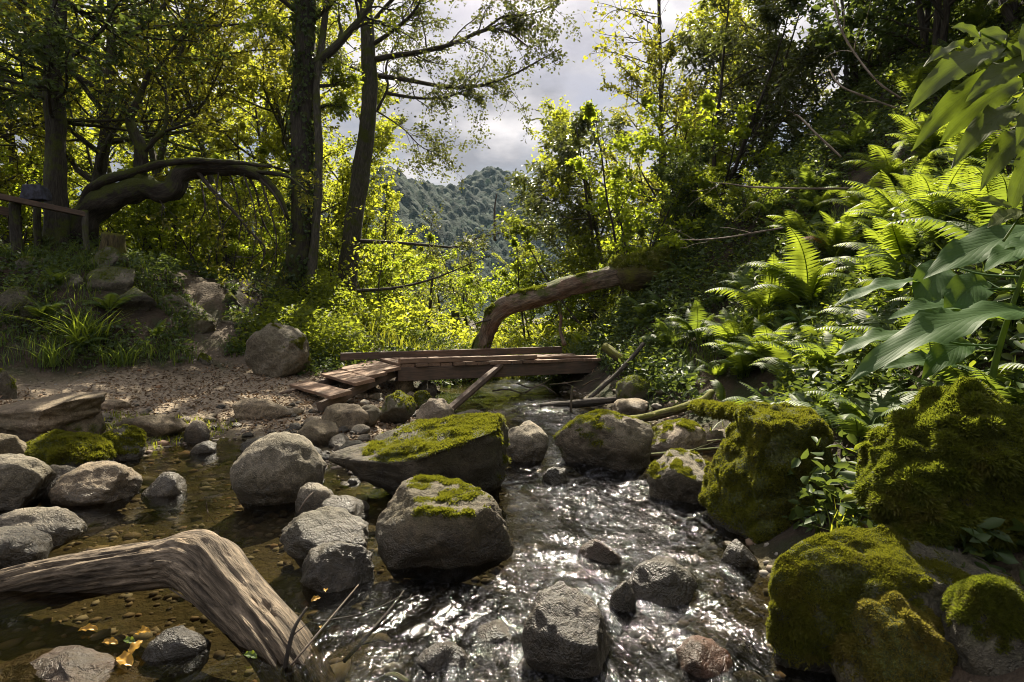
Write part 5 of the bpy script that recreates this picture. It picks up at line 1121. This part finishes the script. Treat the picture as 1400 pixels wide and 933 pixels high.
# ferns on the left bank and in the foreground
for px, py, s, lab in [(150, 430, .8, 'arching fern on the middle of the left bank'), (60, 440, .75, 'dark fern at the left of the bank'), (110, 480, .7, 'fern hanging over the dark hollow of the left bank'), (215, 462, .5, 'small fern beside the lower track'), (75, 395, .6, 'small fern near the crest of the left bank')]:
    fern(hit(px, py), s, lab, 'fern_dull', 8, group='ferns on the left bank')
def near_frond():
    b = P(1262, 838, 2.05); t = thing('fern', 'pale fern frond lying across the low mossy boulder at bottom right', 'fern', b, 0, 'ferns on the right slope')
    for az, s, rx in ((1.45, .30, -.35), (1.15, .24, -.25), (-1.2, .16, .0)):
        o = bpy.data.objects.new('frond', FR['near'][2]); C.objects.link(o); o.parent = t; o.scale = (s,) * 3; o.rotation_euler = (rx - .3, 0, az)
near_frond()

# ------------------------------------------------------------------ big leaves at the right
def blade(mb, base, tip, width, sag=.12, facing=(0, -.35, 1), fold=.18, wave=.03, n=16, m=9, seed=0, pmax=.42):
    base, tip = np.asarray(base, float), np.asarray(tip, float); L = np.linalg.norm(tip - base); mid = (base + tip) / 2 + np.array([0, 0, sag * L]); s = np.linspace(0, 1, n)[:, None]
    c = (1 - s) ** 2 * base + 2 * s * (1 - s) * mid + s ** 2 * tip; T = nrm(np.gradient(c, axis=0)); f = np.asarray(facing, float); N = nrm(f[None] - T * (T @ f)[:, None]); X = np.cross(T, N)
    sv = s[:, 0]; prof = (sv ** .75) * (1 - sv) ** (.75 * (1 - pmax) / pmax); prof = prof / prof.max(); prof[0] = .05; prof[-1] = .01
    u = np.linspace(-1, 1, m); rng = np.random.default_rng(seed); ph = rng.uniform(0, 6, 2)
    V, U = [], []
    for i in range(n):
        for j in range(m):
            h = width / 2 * prof[i]; wv = wave * L * (u[j] ** 2) * math.sin(sv[i] * 17 + ph[0] + 2.0 * u[j]) * prof[i] + .012 * L * math.sin(sv[i] * 40 + ph[1]) * abs(u[j]) ** 3 * prof[i]
            V.append(c[i] + X[i] * h * u[j] * (1 - fold * .3) + N[i] * (fold * h * abs(u[j]) * 1.0 + wv - .25 * fold * h * u[j] ** 2)); U.append((sv[i], u[j], 0))
    Q = [(i * m + j, i * m + j + 1, (i + 1) * m + j + 1, (i + 1) * m + j) for i in range(n - 1) for j in range(m - 1)]
    mb.add(V, Q, None, 0, U)
def leafplant(name, label, stem, spec, mat, stemmat='fern_dull', cat='plant', **kw):
    base = np.array(stem[0][:3]); t = thing(name, label, cat, base); q = smooth_path(np.array(stem), 20); mb = MB(); tube(mb, q[:, :3], q[:, 3], 7); mb.build('stem', MAT[stemmat], t, base)
    for i, (a, b, w, sg, fc) in enumerate(spec):
        mb = MB(); a, b = np.asarray(a), np.asarray(b); j = np.argmin(np.linalg.norm(q[:, :3] - a, axis=1)); pet = smooth_path(np.array([list(q[j, :3]) + [.006], list((q[j, :3] + a) / 2 + np.array([0, 0, -.02])) + [.005], list(a) + [.004]]), 8); tube(mb, pet[:, :3], pet[:, 3], 5, cap=False)
        blade(mb, a, b, w, sg, fc, seed=i + 7, **kw); mb.build('leaf', MAT[mat], t, base)
    return t
def big_leaves():
    r = lambda px, py, Y, rad=.01: list(P(px, py, Y)) + [rad]
    g = P(1330, 600, 2.6); up = (-.25, -.55, 1)
    leafplant('broad_leaved_plant', 'plant with huge pale green pointed leaves leaning over the stream at right', [r(1345, 600, 2.65, .016), r(1360, 500, 2.6, .014), r(1390, 400, 2.55, .010), r(1425, 300, 2.5, .008)], [
        (P(1408, 425, 2.5), P(1158, 524, 2.25), .20, .16, (-.05, -.45, 1)), (P(1345, 425, 2.6), P(1214, 437, 2.5), .15, .14, (-.1, -.5, 1)), (P(1268, 384, 2.75), P(1140, 418, 2.65), .12, .12, (-.1, -.35, 1)),
        (P(1250, 455, 2.7), P(1140, 488, 2.6), .12, .14, (0, -.3, 1)), (P(1425, 310, 2.45), P(1262, 382, 2.35), .20, .10, (-.1, -.6, 1)), (P(1430, 330, 2.4), P(1345, 372, 2.2), .13, .10, (0, -.4, 1)), (P(1310, 500, 2.75), P(1205, 505, 2.7), .13, .15, up), (P(1290, 360, 2.8), P(1255, 440, 2.6), .17, .2, (-.2, -.9, .6)), (P(1350, 385, 2.7), P(1290, 440, 2.5), .17, .2, (-.2, -.9, .6)),
        (P(1330, 470, 2.75), P(1260, 520, 2.6), .14, .2, (-.2, -.8, .8))], 'bigleaf')
    leafplant('young_leafy_stem', 'stem with two yellow green oval leaves lit through at the right edge', [r(1372, 330, 2.3, .005), r(1392, 300, 2.3, .004), r(1405, 278, 2.3, .003)], [(P(1384, 283, 2.3), P(1332, 273, 2.3), .065, .08, (0, -.8, .7)), (P(1398, 280, 2.3), P(1432, 262, 2.3), .07, .08, (0, -.8, .7)), (P(1398, 288, 2.3), P(1350, 312, 2.2), .075, .1, (0, -.6, .8)), (P(1400, 290, 2.3), P(1428, 318, 2.2), .08, .1, (0, -.6, .8))], 'longleaf')
    L = [((1374, 66), (1238, 156), .15), ((1380, 100), (1246, 208), .14), ((1400, 110), (1284, 200), .16), ((1345, 80), (1262, 92), .08), ((1340, 52), (1302, 38), .09), ((1378, 48), (1330, 60), .12), ((1398, 150), (1300, 232), .14), ((1410, 180), (1340, 262), .14), ((1420, 60), (1372, 92), .13), ((1425, 30), (1398, 84), .12), ((1430, 120), (1390, 200), .14), ((1420, 200), (1378, 300), .13), ((1420, 90), (1320, 140), .13), ((1405, 70), (1300, 110), .12)]
    spec = [(P(a[0], a[1], 2.25 + .07 * (i % 4)), P(b[0], b[1], 2.15 + .09 * (i % 3)), w * .78, .20, (-.3 + .15 * (i % 3), -1.0, .55)) for i, (a, b, w) in enumerate(L)]
    leafplant('long_leaved_plant', 'tall plant with drooping olive lance shaped leaves in the upper right corner', [r(1440, 420, 2.5, .012), r(1432, 250, 2.4, .010), r(1405, 120, 2.35, .008), r(1375, 66, 2.3, .006), r(1340, 45, 2.3, .003)], spec, 'longleaf')
    # medium leafy herbs in the sunlit patch
    rng = np.random.default_rng(71)
    for i, (px, py, lab) in enumerate([(1075, 520, 'leafy herb with bright heart shaped leaves above the mossy log'), (1130, 480, 'leafy herb with drooping leaves left of the big pale leaves'), (1160, 540, 'leafy herb in half shade below the big pale leaves'), (1200, 440, 'leafy herb among the ferns behind the big pale leaves'), (1110, 545, 'low leafy herb at the right end of the mossy log'), (1090, 468, 'bright leafy herb at the foot of the largest fern')]):
        h = hit(px, py); top = h + np.array([rng.normal() * .05, rng.normal() * .05, rng.uniform(.28, .42)]); spec = []
        for k in range(9):
            tt = rng.uniform(.35, 1); s0 = h + (top - h) * tt; d = nrm(np.array([rng.normal(), rng.normal() - .4, .1])); a = s0 + d * .05; spec.append((a, a + d * rng.uniform(.10, .18) + np.array([0, 0, -.05]), rng.uniform(.06, .09), .15, (0, -.3, 1)))
        leafplant('leafy_herb', lab, [list(h) + [.006], list((h + top) / 2) + [.005], list(top) + [.003]], spec, 'longleaf' if i % 2 == 0 else 'bigleaf', n=9, m=5)
big_leaves()

# ------------------------------------------------------------------ ground cover
def cover(name, label, n, xr, yr, cond, size, mat, rng, lift=.18, aspect=.6, up=.8, stems=0, clump=1.2, thr=-.1, per=1):
    x = rng.uniform(*xr, n); y = rng.uniform(*yr, n); z = terrain(x, y); p = np.stack([x, y, 0 * x], 1); k = cond(x, y, z) & (vnoise(p * clump, 5) > thr); x, y, z = x[k], y[k], z[k]
    h = lift * rng.random(len(x)) ** 1.3 * (1 + .8 * np.clip(vnoise(np.stack([x, y, 0 * x], 1) * 1.1, 8), -.6, 1)); mb = MB(); leaves(mb, np.stack([x, y, z + h], 1), size, rng, None, aspect=aspect, up=up, spread=.75, droop=.1)
    return tag(mb.build(name, MAT[mat]), label, 'ground cover', kind='stuff')
g = np.random.default_rng(81)
right = lambda x, y, z: (x > np.interp(y, [1, 2.2, 3, 4, 5, 6, 7.5, 9, 10.5, 12, 15], [1.35, 1.4, 1.45, 1.8, 2.1, 2.2, 1.8, 1.55, 1.4, 1.7, 2.2]))
cover('undergrowth', 'dense low dark leaves covering the right slope', 170000, (1.5, 11), (1.2, 15), right, .075, 'leaf_dark', g, .35, .5, thr=-.45)
cover('undergrowth', 'scattered brighter leaves among the right slope cover', 26000, (1.5, 9), (1.5, 13), right, .06, 'leaf_mid', g, .4, .6, thr=.1)
left = lambda x, y, z: ((path_mask(x, y) < .15) & (z > .3)) | ((x > -4.0) & (x < -2.2) & (y > 8.7) & (y < 14))
cover('bank_cover', 'low weeds covering the left bank around the track', 52000, (-11, -1.6), (7.3, 15), left, .07, 'leaf_dark', g, .25, .6, thr=-.15)
cover('bank_cover', 'fresh green weeds beside the round boulder and the ivy tree foot', 24000, (-5.2, -2.2), (8.6, 13), lambda x, y, z: (path_mask(x, y) < .1) & (x > -4.6 + .0 * y), .075, 'leaf_mid', g, .5, .65, thr=-.4)
cover('meadow_cover', 'bright leafy growth on the meadow behind the bridge', 26000, (-5, 4), (12.5, 26), lambda x, y, z: z < 1.6, .12, 'leaf_bright', g, .7, .6)
cover('bank_cover', 'dark low leaves added as shade behind and under the footbridge', 16000, (-2.6, 2.2), (10.2, 13.5), lambda x, y, z: z > -.05, .08, 'leaf_dark', g, .35, .55, thr=-.5)  # dark leaf cover added to put shade behind and under the bridge
cover('leaf_litter', 'dry brown leaves and bark bits scattered over the path', 18000, (-7, -.8), (5.3, 11), lambda x, y, z: (path_mask(x, y) > .3) & (z > .03), .045, 'litter', g, .012, .5, 2.5, thr=-.6)
cover('leaf_litter', 'dead brown leaves caught between the stones of the right bank and the gravel bar', 9000, (-3.5, 3.2), (2, 10), lambda x, y, z: (z > .03) & (z < 1.2), .05, 'litter', g, .02, .5, 1.6, thr=.05)
def grasses(name, label, n, xr, yr, cond, L, mat, rng, w=.008, clump=1.0, thr=0., kind='stuff'):
    x = rng.uniform(*xr, n); y = rng.uniform(*yr, n); z = terrain(x, y); k = cond(x, y, z) & (vnoise(np.stack([x, y, 0 * x], 1) * clump, 15) > thr); x, y, z = x[k], y[k], z[k]; n = len(x); mb = MB()
    mb_blades(mb, np.stack([x, y, z - .01], 1), L, w, rng); return tag(mb.build(name, MAT[mat]), label, 'grass', kind=kind)
def mb_blades(mb, b, L, w, rng, lean=.45):
    n = len(b); l = L * rng.uniform(.5, 1.3, n); az = rng.uniform(0, 6.28, n); le = np.abs(rng.normal(size=n)) * lean; d = np.stack([np.cos(az) * le, np.sin(az) * le, np.ones(n)], 1); x = np.stack([-np.sin(az), np.cos(az), 0 * az], 1) * w
    p1 = b + d * (l * .5)[:, None]; p2 = b + d * (l * .9)[:, None] * np.array([1.7, 1.7, .92]); V = np.stack([b - x, b + x, p1 + x * .8, p1 - x * .8, p2], 1).reshape(-1, 3); i = np.arange(n)[:, None] * 5
    mb.add(V, i + np.array([[0, 1, 2, 3]]), i + np.array([[3, 2, 4]]))
grasses('meadow_grass', 'tall sunlit grass behind the footbridge', 16000, (-4, 3), (11.5, 20), lambda x, y, z: z < 1.2, .45, 'grass', g, .012, thr=-.3)
grasses('bank_grass', 'thin grass on the shaded left bank', 4500, (-9, -4.2), (7.4, 10.5), lambda x, y, z: (path_mask(x, y) < .2) & (z > .25), .28, 'fern_dull', g, .006)
grasses('slope_grass', 'thin grass between the ferns of the right slope', 12000, (1.8, 5), (3, 9), right, .25, 'fern_dull', g, .005)
grasses('edge_grass', 'short sunlit grass at the mossy stones of the left channel', 1500, (-4.6, -3.1), (5.3, 6.4), lambda x, y, z: z > .0, .09, 'grass', g, .004, thr=-.6)
def tussock(px, py, L, n, lab, mat='grass', w=.008, r=.1):
    h = hit(px, py); rng = np.random.default_rng(int(px)); mb = MB(); b = np.stack([h[0] + rng.normal(size=n) * r, h[1] + rng.normal(size=n) * r, np.full(n, h[2] - .02)], 1); mb_blades(mb, b, L, w, rng, .7); tag(mb.build('grass_tussock', MAT[mat], None, h), lab, 'grass tussock', 'grass tussocks')
tussock(120, 468, .55, 130, 'arching grass tussock in the middle of the left bank', 'fern', .010)
tussock(165, 500, .35, 90, 'short grass tussock over the dark hollow of the left bank', 'fern_dull')
tussock(75, 500, .45, 90, 'dark grass tussock at the far left of the bank foot', 'fern_dull')
tussock(1150, 738, .22, 14, 'few curved grass blades on top of the low mossy boulder', 'grass', .004, .05)
tussock(1030, 470, .5, 160, 'feathery grass tussock in the sunlit patch of the slope', 'fern', .005)
tussock(975, 600, .2, 60, 'small grass tussock under the mossy log', 'grass', .005)
# saplings / stems in front of the left background
def stems():
    rng = np.random.default_rng(91)
    for i, (px, y0, y1, Y) in enumerate([(262, 380, 300, 13.5), (300, 385, 290, 13.8), (318, 392, 270, 13.2), (338, 395, 320, 13.6), (240, 378, 315, 13.4), (455, 440, 330, 13.2), (468, 455, 300, 13.4), (500, 460, 360, 13.0), (520, 462, 340, 13.3), (280, 388, 330, 13.1), (352, 400, 300, 13.3)]):
        p = P(px, y0, Y); b = np.array([p[0], p[1], TZ(p[0], p[1]) - .05]); e = P(px + rng.uniform(-16, 16), y1 - 40, Y); L = np.linalg.norm(e - b); t = thing('thin_sapling', 'thin dark sapling stem in the thicket ' + ('under the mossy arch' if px < 400 else 'between the ivy trunk and the bridge'), 'sapling', b, 0, 'saplings under the arch' if px < 400 else 'saplings by the bridge')
        w, tips, lf = MB(), [], MB(); grow(w, tips, wander(b, e - b, L, rng, 9, .08), .018, rng, 2, .4, 6, .7, .03, .3); w.build('stem', MAT['bark_twig'], t, b); q, d = leafset(tips, rng, 4, .04); leaves(lf, q, .08, rng, d, aspect=.65); lf.build('foliage', MAT['leaf_bright'], t, b)
stems()
# yellow leaves in the water under the driftwood
def fallen():
    rng = np.random.default_rng(95)
    for i, (px, py, z, s, lab) in enumerate([(120, 862, .01, .075, 'yellow leaf floating left of the cluster under the driftwood'), (196, 866, .05, .085, 'upright yellow leaf on the cluster under the driftwood'), (186, 886, .03, .095, 'curled yellow leaf in the middle of the cluster'), (170, 905, .01, .12, 'large orange brown leaf lying flat in the shallow water'), (176, 878, .015, .07, 'greenish leaf on the cluster under the driftwood'), (150, 880, .01, .07, 'olive yellow leaf at the left of the cluster'), (432, 820, .06, .06, 'yellow leaf on the brown stone right of the driftwood'), (445, 808, .07, .05, 'small yellow leaf above the brown stone right of the driftwood'), (438, 858, .02, .03, 'tiny yellow leaf in the rubble at the driftwood end'), (342, 898, .02, .07, 'narrow green leaf in the shade of the driftwood')]):
        c = G(px, py, z); az = rng.uniform(0, 6.28); d = np.array([math.cos(az), math.sin(az) * .6, .25 if 'upright' in lab or 'curled' in lab else .02]) * s; mb = MB(); s *= .8; blade(mb, c - d / 2, c + d / 2, s * .55, .22, (.3 - .1 * (i % 6), -.5, 1), .55, .10, 12, 7, i); tag(mb.build('fallen_leaf', MAT['fern' if 'green' in lab else 'yellow_leaf'], None, c), lab, 'leaf', 'fallen leaves in the foreground')
fallen()

# ------------------------------------------------------------------ air
def haze():
    mb = MB(); x0, x1, y0, y1, z0, z1 = -500, 500, -12, 960, -8, 170
    V = [(x, y, z) for z in (z0, z1) for y in (y0, y1) for x in (x0, x1)]; mb.add(V, [(0, 2, 3, 1), (4, 5, 7, 6), (0, 1, 5, 4), (2, 6, 7, 3), (0, 4, 6, 2), (1, 3, 7, 5)])   # all faces point outwards
    m, nt = M('haze_air'); k = NT(nt); v = k.n('ShaderNodeVolumePrincipled'); v.inputs['Color'].default_value = (.55, .76, 1.0, 1); v.inputs['Density'].default_value = .00009; v.inputs['Anisotropy'].default_value = .2
    k.out(None, v.outputs[0]); tag(mb.build('haze', m, smooth=False), kind='stuff')
haze()
